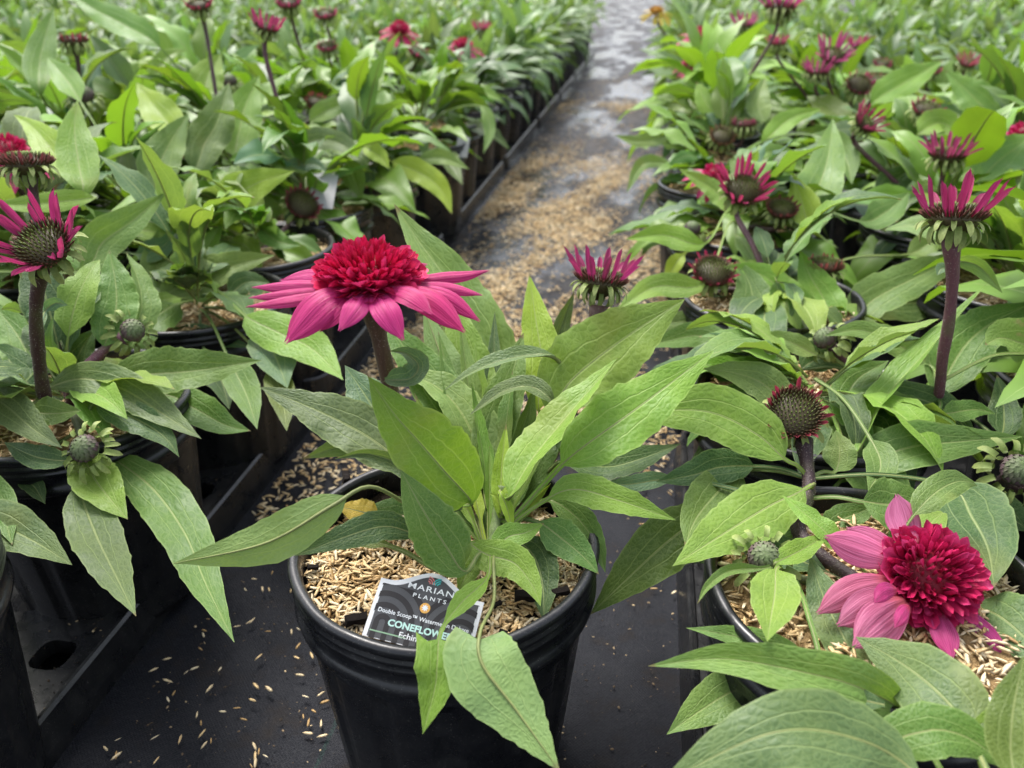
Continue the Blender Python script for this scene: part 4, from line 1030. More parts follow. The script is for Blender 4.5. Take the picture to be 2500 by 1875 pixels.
for pts, w, c, d0, kw in [
    ([(172, 445), (130, 372), (82, 312), (34, 280)], 92, 'y', .75, {}),
    ([(200, 482), (192, 400), (182, 320), (189, 244)], 108, 'b', .72, {}),
    ([(370, 472), (390, 400), (420, 340), (461, 276)], 108, 'l', .9, {}),
    ([(345, 480), (320, 420), (299, 343)], 68, 'g', .9, dict(roll=-35)),
    ([(515, 640), (541, 549), (570, 485), (630, 446), (719, 418)], 116, 'y', .85, dict(pf=.28, fold=.15)),
    ([(432, 342), (402, 292), (366, 246), (333, 202)], 100, 'y', 1.0, {}),
    ([(580, 382), (586, 312), (602, 250), (634, 184)], 112, 'b', 1.05, {}),
    ([(390, 115), (305, 62), (230, 22), (165, -20)], 84, 'm', 1.1, {}),
    ([(100, 232), (96, 160), (110, 92), (131, 18)], 80, 'm', 1.0, {}),
    ([(192, 242), (160, 192), (114, 138)], 72, 'l', 1.0, {}),
    ([(190, 662), (250, 592), (322, 540), (405, 470)], 112, 'l', .66, {}),
    ([(235, 482), (150, 492), (60, 500), (-30, 498)], 66, 'b', .70, {}),
    ([(500, 240), (510, 180), (540, 130)], 90, 'b', 1.2, {}),
    ([(470, 420), (500, 350), (530, 300), (560, 200)], 110, 'm', 1.0, {}),
    ([(690, 400), (760, 345), (832, 352), (902, 416)], 72, 'g', 1.05, {}),
    ([(845, 398), (865, 440), (882, 488)], 66, 'o', 1.04, dict(k=.3)),
    ([(890, 360), (925, 380), (951, 412)], 50, 'y', 1.08, dict(k=.3)),
    ([(960, 395), (1030, 425), (1078, 465), (1104, 524)], 72, 'y', 1.12, dict(k=.3)),
    ([(1020, 388), (1080, 385), (1146, 413)], 46, 'l', 1.15, dict(k=.3)),
    ([(560, 590), (600, 600), (640, 660)], 60, 'b', .85, {}),
    ([(330, 620), (400, 600), (420, 560)], 70, 'u', .8, {}),
    ([(640, 560), (680, 590), (735, 600)], 62, 'm', .85, {}),
    ([(690, 420), (760, 400), (800, 420)], 50, 'u', 1.0, {}),
    ([(760, 300), (820, 260), (890, 250)], 60, 'l', 1.2, {}),
    ([(1175, 260), (1195, 320), (1180, 375)], 36, 'l', 1.35, dict(k=.3)),
    # right bed, middle distance
    ([(1965, 572), (1990, 482), (2020, 390), (2034, 288)], 122, 'l', .88, {}),
    ([(1966, 562), (1960, 500), (1936, 426)], 86, 'y', .84, {}),
    ([(1792, 522), (1740, 462), (1656, 411)], 56, 'b', .92, {}),
    ([(1960, 420), (1880, 370), (1810, 412)], 50, 'l', 1.0, {}),
    ([(1860, 350), (1930, 290), (2010, 265)], 60, 'b', 1.1, {}),
    ([(2390, 442), (2440, 392), (2530, 325)], 126, 'l', .9, {}),
    ([(2130, 252), (2212, 200), (2302, 148)], 92, 'b', 1.25, {}),
    ([(2440, 312), (2382, 242), (2308, 173)], 98, 'l', 1.2, {}),
    ([(2500, 560), (2450, 480), (2470, 410)], 90, 'y', .85, {}),
    ([(1720, 595), (1620, 574), (1528, 584)], 70, 'b', .80, {}),
    ([(1720, 690), (1600, 700), (1500, 762)], 74, 'b', .74, {}),
    ([(1860, 300), (1850, 250), (1868, 190)], 66, 'l', 1.3, {}),
    ([(2100, 540), (2160, 520), (2220, 470)], 90, 'm', .85, {}),
    ([(2150, 470), (2200, 430), (2240, 400)], 80, 'd', .95, {}),
    ([(1990, 330), (2060, 380), (2080, 450)], 80, 'm', 1.0, {}),
    ([(2240, 330), (2300, 300), (2350, 345)], 80, 'b', 1.05, {}),
    ([(1640, 330), (1560, 345), (1500, 330)], 44, 'l', 1.35, dict(k=.2)),
    ([(1640, 400), (1570, 400), (1530, 470)], 40, 'l', 1.25, dict(k=.2)),
    ([(1780, 300), (1730, 260), (1700, 200)], 70, 'b', 1.4, {}),
    ([(1670, 620), (1640, 660), (1632, 705)], 44, 'y', .85, dict(k=.2))]:
    q = pts[0]
    near(q[0], q[1], d0).leaf_px(pts, w, c, d0=d0, py0=q[1], **kw)
# ------------------------------------------------------------------ right plants
Dp = PLANTS['D']
Dp.stem([Dp.c, at(1955, 1310, .435), at(1975, 1190, .462), at(1962, 1075, .478)], .0046, .0038, (.026, .012, .014), hairs=260)
head(Dp, at(1938, 1013, .478), (-.08, -.62, .78), 'disc', 1.0, col=(.36, .03, .06))
Dp.stem([Dp.c, at(1900, 1400, .405), at(1868, 1372, .402)], .0026, .0026, (.08, .10, .04))
head(Dp, at(1865, 1362, .398), (-.05, -.6, .8), 'bud', .8)
d_ = .388
h = head(Dp, at(2266, 1410, d_), (.16, -.62, .76), 'bare_double', .88, spin=1.0, col=PALE)
Dp.stem([Dp.c, at(2200, 1500, .412), at(2260, 1430, .402)], .0034, .0034, (.10, .06, .05))
for pts, w, c in [
    ([(2225, 1330, d_), (2210, 1275, d_ + .006), (2190, 1210, d_ + .010)], 92, PALE),
    ([(2190, 1370, d_), (2110, 1345, d_ + .002), (2018, 1312, d_ + .002)], 88, PALE),
    ([(2200, 1350, d_ + .004), (2130, 1318, d_ + .010), (2070, 1290, d_ + .012)], 60, PALE),
    ([(2180, 1420, d_ - .006), (2090, 1440, d_ - .010), (2000, 1494, d_ - .014)], 78, PALE),
    ([(2190, 1450, d_ - .010), (2120, 1480, d_ - .016), (2048, 1524, d_ - .020)], 88, PALE),
    ([(2215, 1470, d_ - .014), (2155, 1520, d_ - .022), (2088, 1576, d_ - .028)], 112, PALE),
    ([(2290, 1490, d_ - .010), (2310, 1550, d_ - .020), (2325, 1605, d_ - .026)], 70, (.55, .06, .25)),
    ([(2330, 1480, d_ - .006), (2400, 1550, d_ - .014), (2460, 1624, d_ - .020)], 72, (.52, .05, .24)),
    ([(2320, 1500, d_ - .004), (2350, 1580, d_ - .012), (2378, 1658, d_ - .014)], 32, (.30, .05, .10)),
    ([(2190, 1440, d_ - .016), (2160, 1445, d_ - .022), (2135, 1470, d_ - .026)], 46, (.55, .03, .2)),
    ([(2220, 1480, d_ - .018), (2205, 1500, d_ - .024), (2185, 1530, d_ - .028)], 40, (.55, .03, .2))]:
    petal_px(Dp, h, pts, w, c, ref=(0.1, -.7, .72), cup=.18)
for pts, w, c, kw in [
    ([(1915, 1120), (1850, 1062), (1740, 1008), (1620, 1003), (1490, 1028)], 165, 'b', dict(fold=.2, wav=.06)),
    ([(1930, 1010), (1870, 942), (1800, 912), (1716, 900)], 104, 'l', dict(dd=.03)),
    ([(1985, 1182), (1945, 1205), (1880, 1235), (1780, 1295), (1642, 1382)], 172, (.175, .285, .040), dict(dd=-.02, pf=.08, fold=.12)),
    ([(1812, 1150), (1762, 1192), (1702, 1262), (1672, 1332)], 140, 'm', dict(dd=.005, fold=.2)),
    ([(1840, 1138), (1760, 1140), (1690, 1160), (1602, 1176)], 104, 'd', dict(dd=.02)),
    ([(1640, 1170), (1540, 1182), (1453, 1186)], 54, 'u', dict(dd=.03)),
    ([(1745, 1245), (1645, 1310), (1545, 1400), (1441, 1500)], 160, 'o', dict(dd=.02, k=.35, fold=.12)),
    ([(1895, 1392), (1892, 1450), (1882, 1510), (1873, 1566)], 142, 'b', dict(dd=-.025, fold=.25)),
    ([(1862, 1388), (1782, 1394), (1730, 1430), (1703, 1473)], 34, 'm', dict(dd=-.02, fold=.5)),
    ([(1892, 1335), (1898, 1282), (1920, 1238)], 110, 'm', dict(dd=.0)),
    ([(1880, 1360), (1830, 1330), (1770, 1320), (1700, 1345)], 80, 'd', dict(dd=.01)),
    ([(1892, 1375), (1952, 1345), (2024, 1303)], 66, 'b', dict(dd=-.02)),
    ([(2110, 1640, .360), (2062, 1560, .373), (2012, 1460, .390), (1977, 1357, .405)], 130, 'g', dict(attach=False)),
    ([(1995, 1622), (1880, 1576), (1780, 1550), (1675, 1533)], 72, 'l', dict(dd=.02)),
    ([(1852, 1658), (1782, 1690), (1702, 1740), (1628, 1793)], 128, 'l', dict(dd=.01, k=.6)),
    ([(2160, 1720), (2050, 1700), (1950, 1710), (1880, 1745)], 76, 'd', dict(dd=.02, attach=False)),
    ([(2320, 1188, .450), (2372, 1262, .428), (2412, 1340, .408), (2427, 1434, .388)], 205, 'd', dict()),
    ([(2110, 1225), (2190, 1232), (2272, 1215)], 150, 'm', dict(dd=-.012)),
    ([(2010, 1322), (2052, 1272), (2102, 1250), (2152, 1228)], 84, 'm', dict(dd=.01)),
    ([(2050, 1400), (2080, 1320), (2100, 1240)], 110, 'd', dict(dd=.04)),
    ([(2380, 1260), (2440, 1250), (2520, 1300)], 120, 'd', dict(dd=.05)),
    ([(2040, 1150), (2050, 1100), (2040, 1050)], 90, 'l', dict(dd=.02))]:
    if 'k' not in kw: kw['k'] = .5 if pts[-1][1] < 1250 else 1.4
    Dp.leaf_px(pts, w, c, d0=.450, py0=1250, **kw)
Ep = PLANTS['E']
for pts, w, c, kw in [
    ([(2370, 1800, .305), (2310, 1710, .318), (2210, 1625, .335), (2090, 1555, .350)], 205, 'g', dict(fold=.1)),
    ([(2225, 1765, .330), (2110, 1684, .322), (1966, 1642, .322), (1765, 1608, .330), (1583, 1626, .335)], 138, 'l', dict(fold=.3, roll=-12)),
    ([(2240, 1890, .285), (2080, 1800, .290), (1880, 1790, .290), (1600, 1920, .290)], 215, 'g', dict(fold=.1)),
    ([(2170, 1850, .300), (2260, 1785, .302), (2360, 1800, .300), (2470, 1880, .295)], 150, 'm', dict(fold=.15)),
    ([(2390, 1840, .30), (2440, 1750, .31), (2510, 1680, .315)], 70, 'b', dict(fold=.5)),
    ([(2480, 1900, .27), (2470, 1760, .28), (2500, 1600, .29)], 130, 'o', dict())]:
    Ep.leaf_px(pts, w, c, attach=True, **kw)
Fp = PLANTS['F']
Fp.stem([Fp.c, at(2250, 1030, .57), at(2305, 850, .525), at(2325, 700, .50), at(2322, 590, .485)], .0033, .0037, (.125, .048, .066), hairs=360)
head(Fp, at(2328, 538, .483), (0, .28, 1), 'ray', 1.08, col=(.40, .025, .13))
Fp.stem([Fp.c, at(2140, 1000, .585), at(2080, 900, .60), at(2030, 845, .605)], .0034, .0030, (.085, .035, .045), hairs=80)
head(Fp, at(2016, 828, .605), (-.6, -.3, .7), 'bud', .85)
for pts, w, c, kw in [
    ([(1990, 1220, .50), (2085, 1148, .505), (2210, 1095, .50), (2350, 1078, .50), (2497, 1066, .50)], 135, 'm', dict(pf=.16)),
    ([(2080, 1112), (2150, 985), (2270, 850), (2407, 694)], 92, 'b', dict(dd=-.04, roll=-42, fold=.5)),
    ([(2272, 892), (2192, 842), (2102, 806), (2012, 820)], 74, 'l', dict(dd=.0)),
    ([(1990, 865), (1930, 835), (1855, 810)], 58, 'l', dict(dd=.02)),
    ([(2290, 962), (2350, 852), (2420, 790), (2530, 735)], 145, 'm', dict(dd=.0)),
    ([(2530, 860), (2450, 825), (2405, 842)], 130, 'l', dict(dd=-.04)),
    ([(2440, 1064), (2450, 990), (2434, 915)], 84, 'd', dict(dd=-.02)),
    ([(2050, 1010), (2090, 930), (2170, 880)], 100, 'm', dict(dd=.0)),
    ([(1960, 1010), (1900, 960), (1850, 930)], 80, 'd', dict(dd=.02)),
    ([(2330, 640), (2390, 650), (2447, 715)], 46, 'l', dict(dd=-.06, roll=40)),
    ([(2320, 660), (2300, 655), (2288, 672)], 36, 'u', dict(dd=-.06)),
    ([(2300, 1010), (2380, 1000), (2430, 1010)], 66, 'm', dict(dd=-.03)),
    ([(2130, 1080), (2150, 1140), (2120, 1200)], 90, 'm', dict(dd=-.06)),
    ([(1960, 900), (2020, 870), (2090, 900)], 96, 'd', dict(dd=.03))]:
    Fp.leaf_px(pts, w, c, d0=.565, py0=1000, **kw)
Fp.fill(28, prng, .75, 1.15, 1.0, .05, 'dmb', h=.05)
Gp = PLANTS['G']
for pts, w, c, kw in [
    ([(2010, 792), (1940, 742), (1862, 672), (1762, 650)], 92, 'b', dict(dd=-.03)),
    ([(1848, 832), (1842, 762), (1830, 692), (1798, 636)], 126, 'm', dict(dd=-.03)),
    ([(2032, 802), (2012, 732), (1977, 672), (1953, 610)], 102, 'b', dict(dd=-.02)),
    ([(2060, 802), (2132, 732), (2252, 670), (2383, 607)], 122, 'l', dict(dd=.0)),
    ([(1800, 860), (1720, 820), (1640, 830), (1560, 850)], 80, 'm', dict(dd=-.04)),
    ([(1800, 850), (1700, 790), (1620, 790), (1540, 800)], 70, 'l', dict(dd=.0)),
    ([(1790, 900), (1740, 930), (1690, 945)], 60, 'd', dict(dd=-.04)),
    ([(2080, 720), (2200, 740), (2330, 730), (2440, 700)], 120, 'm', dict(dd=.05)),
    ([(1900, 800), (1960, 850), (2030, 930)], 90, 'd', dict(dd=-.05)),
    ([(2220, 620), (2280, 590), (2330, 610)], 70, 'l', dict(dd=.04))]:
    Gp.leaf_px(pts, w, c, d0=.75, py0=780, **kw)
Gp.fill(34, prng, .5, .9, .8, .05, 'dmbl', h=.03)
Fp.fill(30, prng, .5, .9, .8, .05, 'dmb', h=.03)
C.fill(20, prng, .5, .8, .8, .1, 'dmb', h=.03)
Gp.fill(30, prng, .8, 1.15, 1.2, .05, 'dmbl', h=.06)
PLANTS['I'].leaf_px([(2380, 1480, .40), (2440, 1505, .385), (2510, 1565, .37), (2580, 1650, .355)], 180, 'g', fold=.1, attach=False)
Dp.fill(16, prng, .6, .95, .9, .15, 'dmb', h=.03, sector=(-.2, 3.0))
PLANTS['I'].fill(26, prng, .8, 1.1, 1.2, .1, 'dmb', h=.05)

# ------------------------------------------------------------------ remaining flower heads: picture point, depth, kind, size, lean
HEADS = [
    (67, 405, .585, 'side', 1.05, (.0, -.12, 1), (.26, .06, .06)), (181, 104, 1.07, 'side', 1.0, (0, -.2, 1), (.33, .05, .08)), (488, 17, 1.15, 'disc', 1.0, (0, -.3, 1), (.40, .04, .1)),
    (650, 73, 1.0, 'ray', .85, (.3, -.25, 1), (.45, .05, .16)), (706, 12, 1.4, 'disc', 1.05, (0, -.3, 1), None), (795, 40, 1.6, 'disc', 1.05, (0, -.3, 1), None), (800, 119, 1.6, 'disc', .95, (0, -.3, 1), None),
    (774, 258, 1.35, 'disc', 1.0, (.5, -.5, .8), (.4, .05, .07)), (735, 503, .95, 'disc', 1.15, (.6, -.55, .8), (.42, .04, .1)), (203, 237, 1.05, 'bud', 1.3, (0, -.3, 1), None), (486, 362, 1.05, 'bud', .9, (0, -.4, 1), None),
    (18, 372, .78, 'double', .8, (.2, -.3, 1), PINK), (977, 72, 1.85, 'double', .8, (.2, -.5, 1), (.62, .02, .12)), (1130, 112, 1.85, 'double', .82, (.05, -.12, 1), PINK), (1020, 132, 1.8, 'disc', 1.1, (.3, -.3, 1), None), (1175, 75, 1.95, 'ray', .9, (0, -.2, 1), None),
    (1812, 470, .78, 'ray', 1.05, (0, -.62, .8), (.50, .04, .15)), (1740, 668, .75, 'disc', 1.05, (-.05, -.45, .9), (.42, .03, .09)), (1907, 515, .85, 'disc', .9, (0, -.4, 1), (.25, .06, .05)), (2312, 385, .85, 'ray', 1.0, (0, -.25, 1), (.46, .06, .18)),
    (2108, 305, .95, 'ray', .8, (.45, -.5, .8), (.44, .05, .13)), (2260, 272, 1.08, 'disc', 1.1, (.05, -.4, 1), (.40, .03, .10)), (1762, 337, 1.3, 'disc', 1.0, (0, -.6, .9), (.2, .1, .04)), (1815, 308, 1.3, 'side', 1.0, (0, -.2, 1), None),
    (2096, 210, 1.35, 'disc', 1.1, (0, -.7, .8), None), (2142, 202, 1.4, 'disc', .95, (0, -.3, 1), (.3, .07, .05)), (1995, 180, 1.35, 'ray', .95, (0, -.25, 1), (.52, .09, .25)), (2031, 140, 1.35, 'ray', 1.1, (0, -.5, 1), (.52, .09, .25)), (2096, 115, 1.6, 'ray', .8, (0, -.2, 1), None),
    (2153, 160, 1.7, 'disc', .9, (0, -.3, 1), None), (2360, 158, 1.4, 'ray', .7, (0, -.3, 1), (.45, .1, .15)), (1898, 110, 1.6, 'ray', .8, (0, -.2, 1), None), (1905, 25, 1.4, 'ray', 1.35, (.1, -.1, 1), (.52, .06, .25)), (1815, 65, 1.7, 'ray', 1.0, (0, -.25, 1), (.5, .09, .25)),
    (1706, 86, 1.8, 'double', .85, (0, -.15, 1), (.58, .03, .16)), (1690, 150, 1.8, 'double', .75, (-.35, -.2, 1), (.62, .03, .15)), (1603, 27, 2.0, 'double', .75, (0, -.3, 1), YEL), (2012, 655, .76, 'side', .95, (0, -.25, 1), (.45, .12, .10)), (2482, 1150, .47, 'bud', .95, (-.1, -.6, .7), None),
    (1745, 428, .95, 'double', .62, (.2, -.3, 1), (.6, .02, .15)), (2500, 330, .95, 'double', .7, (.1, -.3, 1), PINK), (1690, 560, .85, 'bud', .8, (0, -.3, 1), None), (2270, 175, 1.5, 'disc', .9, (0, -.3, 1), None), (560, 200, 1.3, 'bud', 1.0, (0, -.3, 1), None)]
allp = list(MID.values()) + list(PLANTS.values())
for (px, py, d, kind, k_, ax, col) in HEADS:
    P = at(px, py, d); pl = PLANTS['I'] if (px, py) == (2482, 1150) else PLANTS['A'] if (px, py) == (67, 405) else min((q for q in allp if q is not PLANTS['main']), key=lambda m: np.hypot(m.c[0] - P[0], m.c[1] - P[1]))
    a = np.array(ax, float); a[1] += .28 if kind in ('ray', 'side') and a[1] > -.3 else 0; a = a[0] * np.array([cy, sy, 0]) + a[1] * np.array([-sy, cy, 0]) + np.array([0, 0, a[2]]); a = nrm(a)
    end = P - a * .008 * k_
    m1 = pl.c * .55 + end * .45; m1[:2] += rng.normal(0, .004, 2); m2 = end - a * .03 * k_; m2 = .6 * m2 + .4 * (pl.c * .15 + end * .85)
    pl.stem([pl.c, m1, m2, end], .0032, .0027 if d > .7 else .0036, (.055, .026, .028) if kind != 'ray' else (.085, .035, .045), hairs=0 if d > .8 else 120)
    head(pl, P, a, kind, k_ * (1.22 if d > 1.2 else 1.08 if d > .6 else 1), near=d < .97, col=col)
if col == YEL: pass

for pl_, a_, k_ in FILLS: pl_.fill_now(*a_, **k_)

# ------------------------------------------------------------------ tags
def text_me(s, size, mat, bold=0., fit=None, space=1.):
    cu = bpy.data.curves.new('lettering', 'FONT'); cu.body = s; cu.size = size; cu.align_x = 'CENTER'; cu.align_y = 'CENTER'; cu.offset = bold; cu.space_character = space; cu.resolution_u = 3
    o = bpy.data.objects.new('lettering', cu); COL.objects.link(o)
    dg = bpy.context.evaluated_depsgraph_get(); dg.update()
    me = bpy.data.meshes.new_from_object(o.evaluated_get(dg)); bpy.data.objects.remove(o); bpy.data.curves.remove(cu)
    me.materials.clear(); me.materials.append(mat)
    if fit:
        xs = [v.co.x for v in me.vertices]; ys = [v.co.y for v in me.vertices]
        cx_, cy_ = (max(xs) + min(xs)) / 2, (max(ys) + min(ys)) / 2; a, b = fit[0] / (max(xs) - min(xs)), fit[1] / (max(ys) - min(ys))
        for v in me.vertices: v.co.x = (v.co.x - cx_) * a; v.co.y = (v.co.y - cy_) * b
    return me
def poly_me(name, pts, mat, z0=0., thick=0.):
    n = len(pts); v = [(x, y, z0) for x, y in pts]; tri = tessellate_polygon([[Vector((x, y, 0)) for x, y in pts]])
    f = []
    for t in tri:
        a, b, c = (Vector((*pts[q], 0)) for q in t); f.append(tuple(t) if (b - a).cross(c - a).z > 0 else tuple(t)[::-1])
    if thick:
        v += [(x, y, z0 - thick) for x, y in pts]; f += [tuple(q + n for q in t)[::-1] for t in f]
        ar = sum(pts[i][0] * pts[(i + 1) % n][1] - pts[(i + 1) % n][0] * pts[i][1] for i in range(n))
        for i in range(n):
            q = (i, (i + 1) % n, (i + 1) % n + n, i + n); f.append(q[::-1] if ar > 0 else q)
    return mesh_np(name, v, f, mat, smooth=False)
def tag_outline(w, hs, dome, low, inset=0., n=24):
    """bottom, straight sides, concave shoulders, rounded top"""
    W = w / 2 - inset; p = [(-W, low + (inset * .2)), (W, low + (inset * .2)), (W, hs - inset)]
    for k in range(1, n):
        x = W * (1 - 2 * k / n); c = .5 + .5 * math.cos(math.pi * min(1, abs(x) / (W * .84)))
        p.append((x, hs - inset + dome * c))
    p.append((-W, hs - inset)); return p
def frame_px(tl, tr, bl):
    a, b, c = at(*tl), at(*tr), at(*bl); x = nrm(b - a); z = nrm(np.cross(x, a - c)); o = (a + b) / 2
    return x, z, o, np.linalg.norm(b - a)
x_, z_, o_, w_ = frame_px((931, 1410, .400), (1182, 1471, .394), (914, 1545, .385))
if (z_ @ (CAM - o_)) < 0: z_ = -z_
tg = empty('plant_tag', o_); tag(tg, 'grey and white printed plant tag standing in the mulch of the front pot', 'tag')
tg.matrix_basis = M4(x_, z_, o_)
TW = w_; LOW = -.0295; U = TW / 258
link('board', poly_me('tag_board', tag_outline(TW, 0, .0085, LOW), MAT['white'], 0, .0005), tg)
pn = link('printed_panel', poly_me('tag_panel', tag_outline(TW, 0, .0085, LOW, .0022), MAT['grey'], .00012), tg)
def band(cx, cyy, r0, r1, z, clip):
    """arch with straight legs, clipped to the panel"""
    N = 40; out = []; inn = []
    def path(r): return [(cx + r, LOW)] + [(cx + r * math.cos(math.pi * k / N), cyy + r * math.sin(math.pi * k / N)) for k in range(N + 1)] + [(cx - r, LOW)]
    a, b = path(r0), path(r1); v = []; f = []
    cl = lambda q: (min(max(q[0], clip[0]), clip[1]), min(q[1], clip[2]), z)
    for i in range(len(a)): v += [cl(a[i]), cl(b[i])]
    for i in range(len(a) - 1): f.append((2 * i, 2 * i + 1, 2 * i + 3, 2 * i + 2))
    me = mesh_np('stripe', v, f, MAT['stripe'], smooth=False); return link('stripe', me, pn)
XL, XR = -TW / 2 + .0018, TW / 2 - .0018
for i, (r0, r1) in enumerate(((.0015, .0042), (.0072, .0100), (.0130, .0158), (.0188, .0216))): band(-TW * .36, -.0212, r0, r1, .0002, (XL, .0008, -.0024))
for i, (r0, r1) in enumerate(((.0015, .0042), (.0072, .0100), (.0130, .0158), (.0188, .0216))): band(TW * .36, -.0205, r0, r1, .00021, (.0012, XR, -.0022))
def put(me, x, y, z, rot=0., name='lettering'): return link(name, me, pn, Matrix.Translation((x, y, z)) @ Matrix.Rotation(rot, 4, 'Z'))
put(text_me('MARIANI', .0056, MAT['print'], .00005, (122 * U, 14 * U), 1.12), 2 * U, -1 * U, .0003)
put(text_me('PLANTS', .0034, MAT['print'], .00005, (82 * U, 10 * U), 1.5), 0, -22 * U, .0003)
put(text_me('Double Scoop™ Watermelon Deluxe', .0030, MAT['print'], .00004, (222 * U, 14 * U)), 0, -76 * U, .0003)
put(text_me('CONEFLOWER', .0053, MAT['mint'], .00020, (158 * U, 17 * U)), 0, -99 * U, .0003)
put(text_me('Echinacea', .0040, MAT['print'], .00006, (82 * U, 14 * U)), -4 * U, -121 * U, .0003)
link('rule', poly_me('rule', [(XL + .001, -127 * U), (-.006, -127 * U), (-.006, -124 * U), (XL + .001, -124 * U)], MAT['green_line'], .0003), pn)
def ring(cx, cyy, r0, r1, a0, a1, mat, name, n=16):
    v = []; f = []
    for k in range(n + 1):
        a = R(a0 + (a1 - a0) * k / n); v += [(cx + r0 * math.cos(a), cyy + r0 * math.sin(a), .0003), (cx + r1 * math.cos(a), cyy + r1 * math.sin(a), .0003)]
    for k in range(n): f.append((2 * k, 2 * k + 1, 2 * k + 3, 2 * k + 2))
    return link(name, mesh_np(name, v, f, mat, smooth=False), pn)
for r0 in (.0010, .0021, .0032):
    ring(-.0032, .0025, r0, r0 + .0006, 0, 90, MAT['coral'], 'emblem'); ring(.0032, .0025, r0, r0 + .0006, 90, 180, MAT['teal'], 'emblem')
link('sun_symbol', poly_me('sun_symbol', [(.0026 * math.cos(2 * math.pi * k / 24), .0026 * math.sin(2 * math.pi * k / 24)) for k in range(24)], MAT['sunny'], .0003), pn, Matrix.Translation((-4 * U, -47 * U, 0)))
link('sun_rays', poly_me('sun_rays', [((.0019 if k % 2 == 0 else .0010) * math.cos(math.pi * k / 8), (.0019 if k % 2 == 0 else .0010) * math.sin(math.pi * k / 8)) for k in range(16)], MAT['print'], .0004), pn, Matrix.Translation((-4 * U, -47 * U, 0)))
# white reverse of a second tag, front right
x_, z_, o_, w_ = frame_px((2240, 1735, .338), (2468, 1706, .338), (2258, 1850, .326))
if (z_ @ (CAM - o_)) < 0: z_ = -z_
t2 = empty('plant_tag', o_); tag(t2, 'white back of a plant tag with small black lettering, lower right pot', 'tag'); t2.matrix_basis = M4(x_, z_, o_)
bd = link('board', poly_me('tag_board', tag_outline(w_, 0, .008, -.0165), MAT['white'], 0, .0005), t2)
for s, x, y, sz in (('FU', .0045, -.0022, .0042), ('PER', .0010, -.0072, .0046), ('NI', .0022, -.0122, .0044), ('d', -.010, -.0135, .0036)):
    link('lettering', text_me(s, sz, MAT['black'], .00006), bd, Matrix.Translation((x, y, .0002)))
link('symbol', poly_me('symbol', [(.0017 * math.cos(2 * math.pi * k / 20), .0017 * math.sin(2 * math.pi * k / 20)) for k in range(20)], MAT['black'], .0002), bd, Matrix.Translation((.0085, .0028, 0)))
# plain white tags further off, their shade painted in as grey
for (tl, tr, bl, lab) in (((766, 424, 1.0), (826, 428, 1.0), (772, 492, .985), 'blank white tag leaning in a left bed pot beside the aisle'),
                          ((1118, 333, 1.42), (1148, 336, 1.42), (1118, 352, 1.41), 'small white tag in a pot further back left of the aisle'),
                          ((1952, 778, .70), (1982, 772, .70), (1956, 812, .69), 'tiny white tag tip among right bed leaves')):
    x_, z_, o_, w_ = frame_px(tl, tr, bl)
    if (z_ @ (CAM - o_)) < 0: z_ = -z_
    o = link('plant_tag', poly_me('tag_board', tag_outline(w_, 0, .004, -.05), MAT['shaded_white'], 0, .0006)); o.matrix_basis = M4(x_, z_, o_); tag(o, lab, 'tag')

# ------------------------------------------------------------------ bark bits and loose hulls
bv = np.array([(x, y, z) for x in (-1, -.3, .4, 1) for y in (-1, 1) for z in (-1, 1)], float)
bv += np.random.default_rng(9).normal(0, .18, bv.shape)
bf = []
for i in range(3):
    a = i * 4
    bf += [(a, a + 4, a + 6, a + 2), (a + 1, a + 3, a + 7, a + 5), (a, a + 1, a + 5, a + 4), (a + 2, a + 6, a + 7, a + 3)]
bf += [(0, 2, 3, 1), (12, 13, 15, 14)]
BARK = mesh_np('bark_chunk', bv, bf, MAT['bark'], smooth=False)
for i, (px, py, l, az) in enumerate(((872, 1512, .0085, .4), (925, 1480, .005, 1.5), (1285, 1455, .0085, .1), (1222, 1560, .0075, 1.4), (1370, 1445, .007, .5), (1215, 1475, .004, .9), (765, 1385, .0045, .2), (905, 1180, .009, .3), (845, 1165, .008, 2.), (945, 1165, .008, 1.1))):
    P = plane(px, py, .1585)
    o = link('bark_chunk', BARK, M=Matrix.Translation(Vector(P)) @ Matrix.Rotation(az, 4, 'Z') @ Matrix.Diagonal((l * .62, l * .30, l * .22, 1)))
    tag(o, 'dark brown bark chip lying among the rice hulls in the front pot', 'bark', 'bark chips in the front pot')
hr = np.random.default_rng(31)
def blocked(x, y):
    if math.hypot(x - MAINXY[0], y - MAINXY[1]) < .066: return True
    return x < -.318 or x > .05
loose = [(418 + 900 * 0, 0)]
cnt = 0; HULL1 = [hull_mesh('rice_hull', np.zeros((1, 3)), np.random.default_rng(100 + i), .05) for i in range(6)]
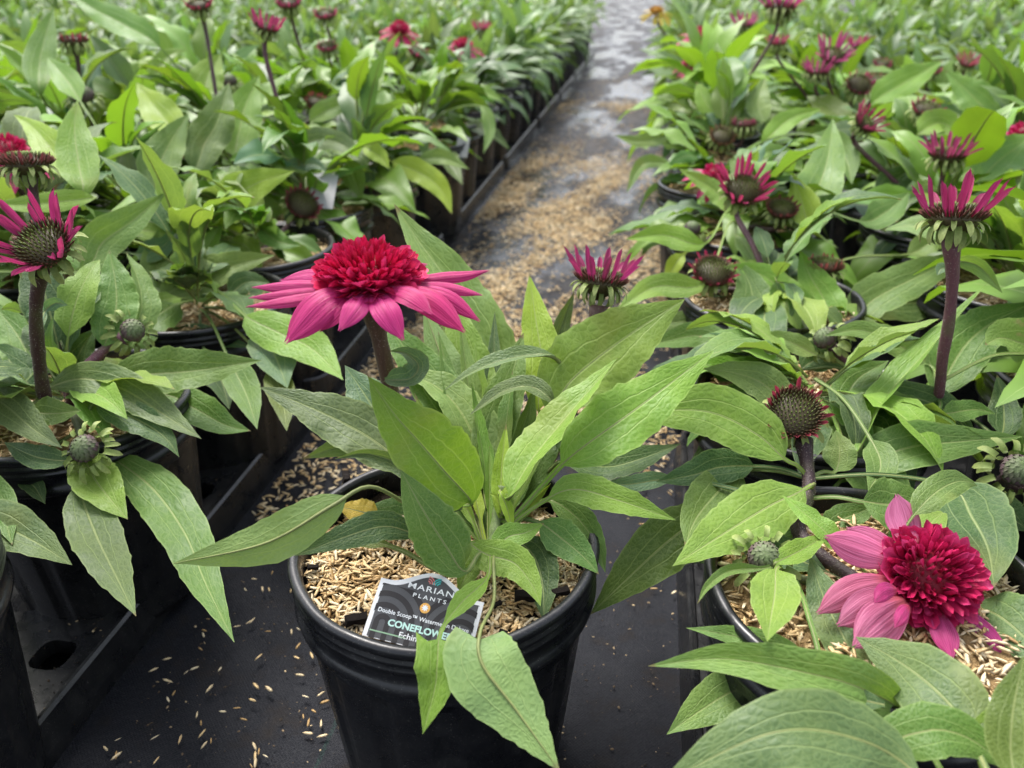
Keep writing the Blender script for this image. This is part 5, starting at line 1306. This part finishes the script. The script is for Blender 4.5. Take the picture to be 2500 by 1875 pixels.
while cnt < 84:
    px, py = hr.uniform(250, 800), hr.uniform(1000, 1875)
    P = plane(px, py, .0022)
    if blocked(P[0], P[1]): continue
    o = link('rice_hull', HULL1[cnt % 6], M=Matrix.Translation(Vector(P)) @ Matrix.Rotation(hr.uniform(0, 6.28), 4, 'Z') @ Matrix.Scale(hr.uniform(.6, .95), 4))
    tag(o, 'loose tan rice hull lying on the black fabric left of the front pot', 'rice hull', 'loose rice hulls left of the front pot'); cnt += 1
N = 120000
x = hr.uniform(-.33, .07, N); y = .5 + 3.6 * hr.uniform(0, 1, N) ** 1.4
den = np.clip(np.exp(-((y - 1.50) / .48) ** 2) * 2.2 + .6 * np.exp(-((y - .95) / .25) ** 2) + .05 + .7 * np.exp(-((y - 3.05) / .12) ** 2), 0, 1)
den *= np.clip(.55 + .8 * np.sin(x * 21 + y * 3.1) * np.sin(y * 8.3 - x * 9) + .35 * np.sin(x * 47 - y * 17), .05, 1)
den *= np.where(x > -.05, .65, 1)
keep = (hr.uniform(0, 1, N) < den * .80) & (np.hypot(x - MAINXY[0], y - MAINXY[1]) > .07)
P = np.stack([x, y, np.full(N, .0012)], 1)[keep]; P[:, 2] += hr.uniform(0, .0025, len(P))
tag(link('scattered_hulls', hull_mesh('scattered_hulls', P, hr, .12)), 'tan rice hulls spilled over the black fabric of the aisle', 'rice hulls', kind='stuff')

N = 5200
x = hr.uniform(-.40, .06, N); y = hr.uniform(.15, 1.3, N)
ok = (np.hypot(x - MAINXY[0], y - MAINXY[1]) > .064)
on_tray = x < -.345
z = np.where(on_tray, .0245, .0006)
ok &= (x < -.352) | (x > -.312)
P = np.stack([x, y, z], 1)[ok]
L = hr.uniform(.0006, .0032, len(P)) * hr.choice([.5, 1.0], len(P))
a = hr.uniform(0, 6.28, len(P)); xx = np.stack([np.cos(a), np.sin(a), np.zeros(len(P))], 1)
gv, gf = instance_np(HV, HF, basis(xx, np.tile([0, 0, 1.], (len(P), 1)), P, np.stack([L, L * hr.uniform(.25, .8, len(P)), L * .25], 1)))
tag(link('grit', mesh_np('grit', gv, gf, MAT['grit'], attrs={'rnd': np.repeat(hr.uniform(0, 1, len(P)) ** 1.6, len(HV))})), 'fine tan and dark crumbs sprinkled over fabric and trays', 'grit', kind='stuff')
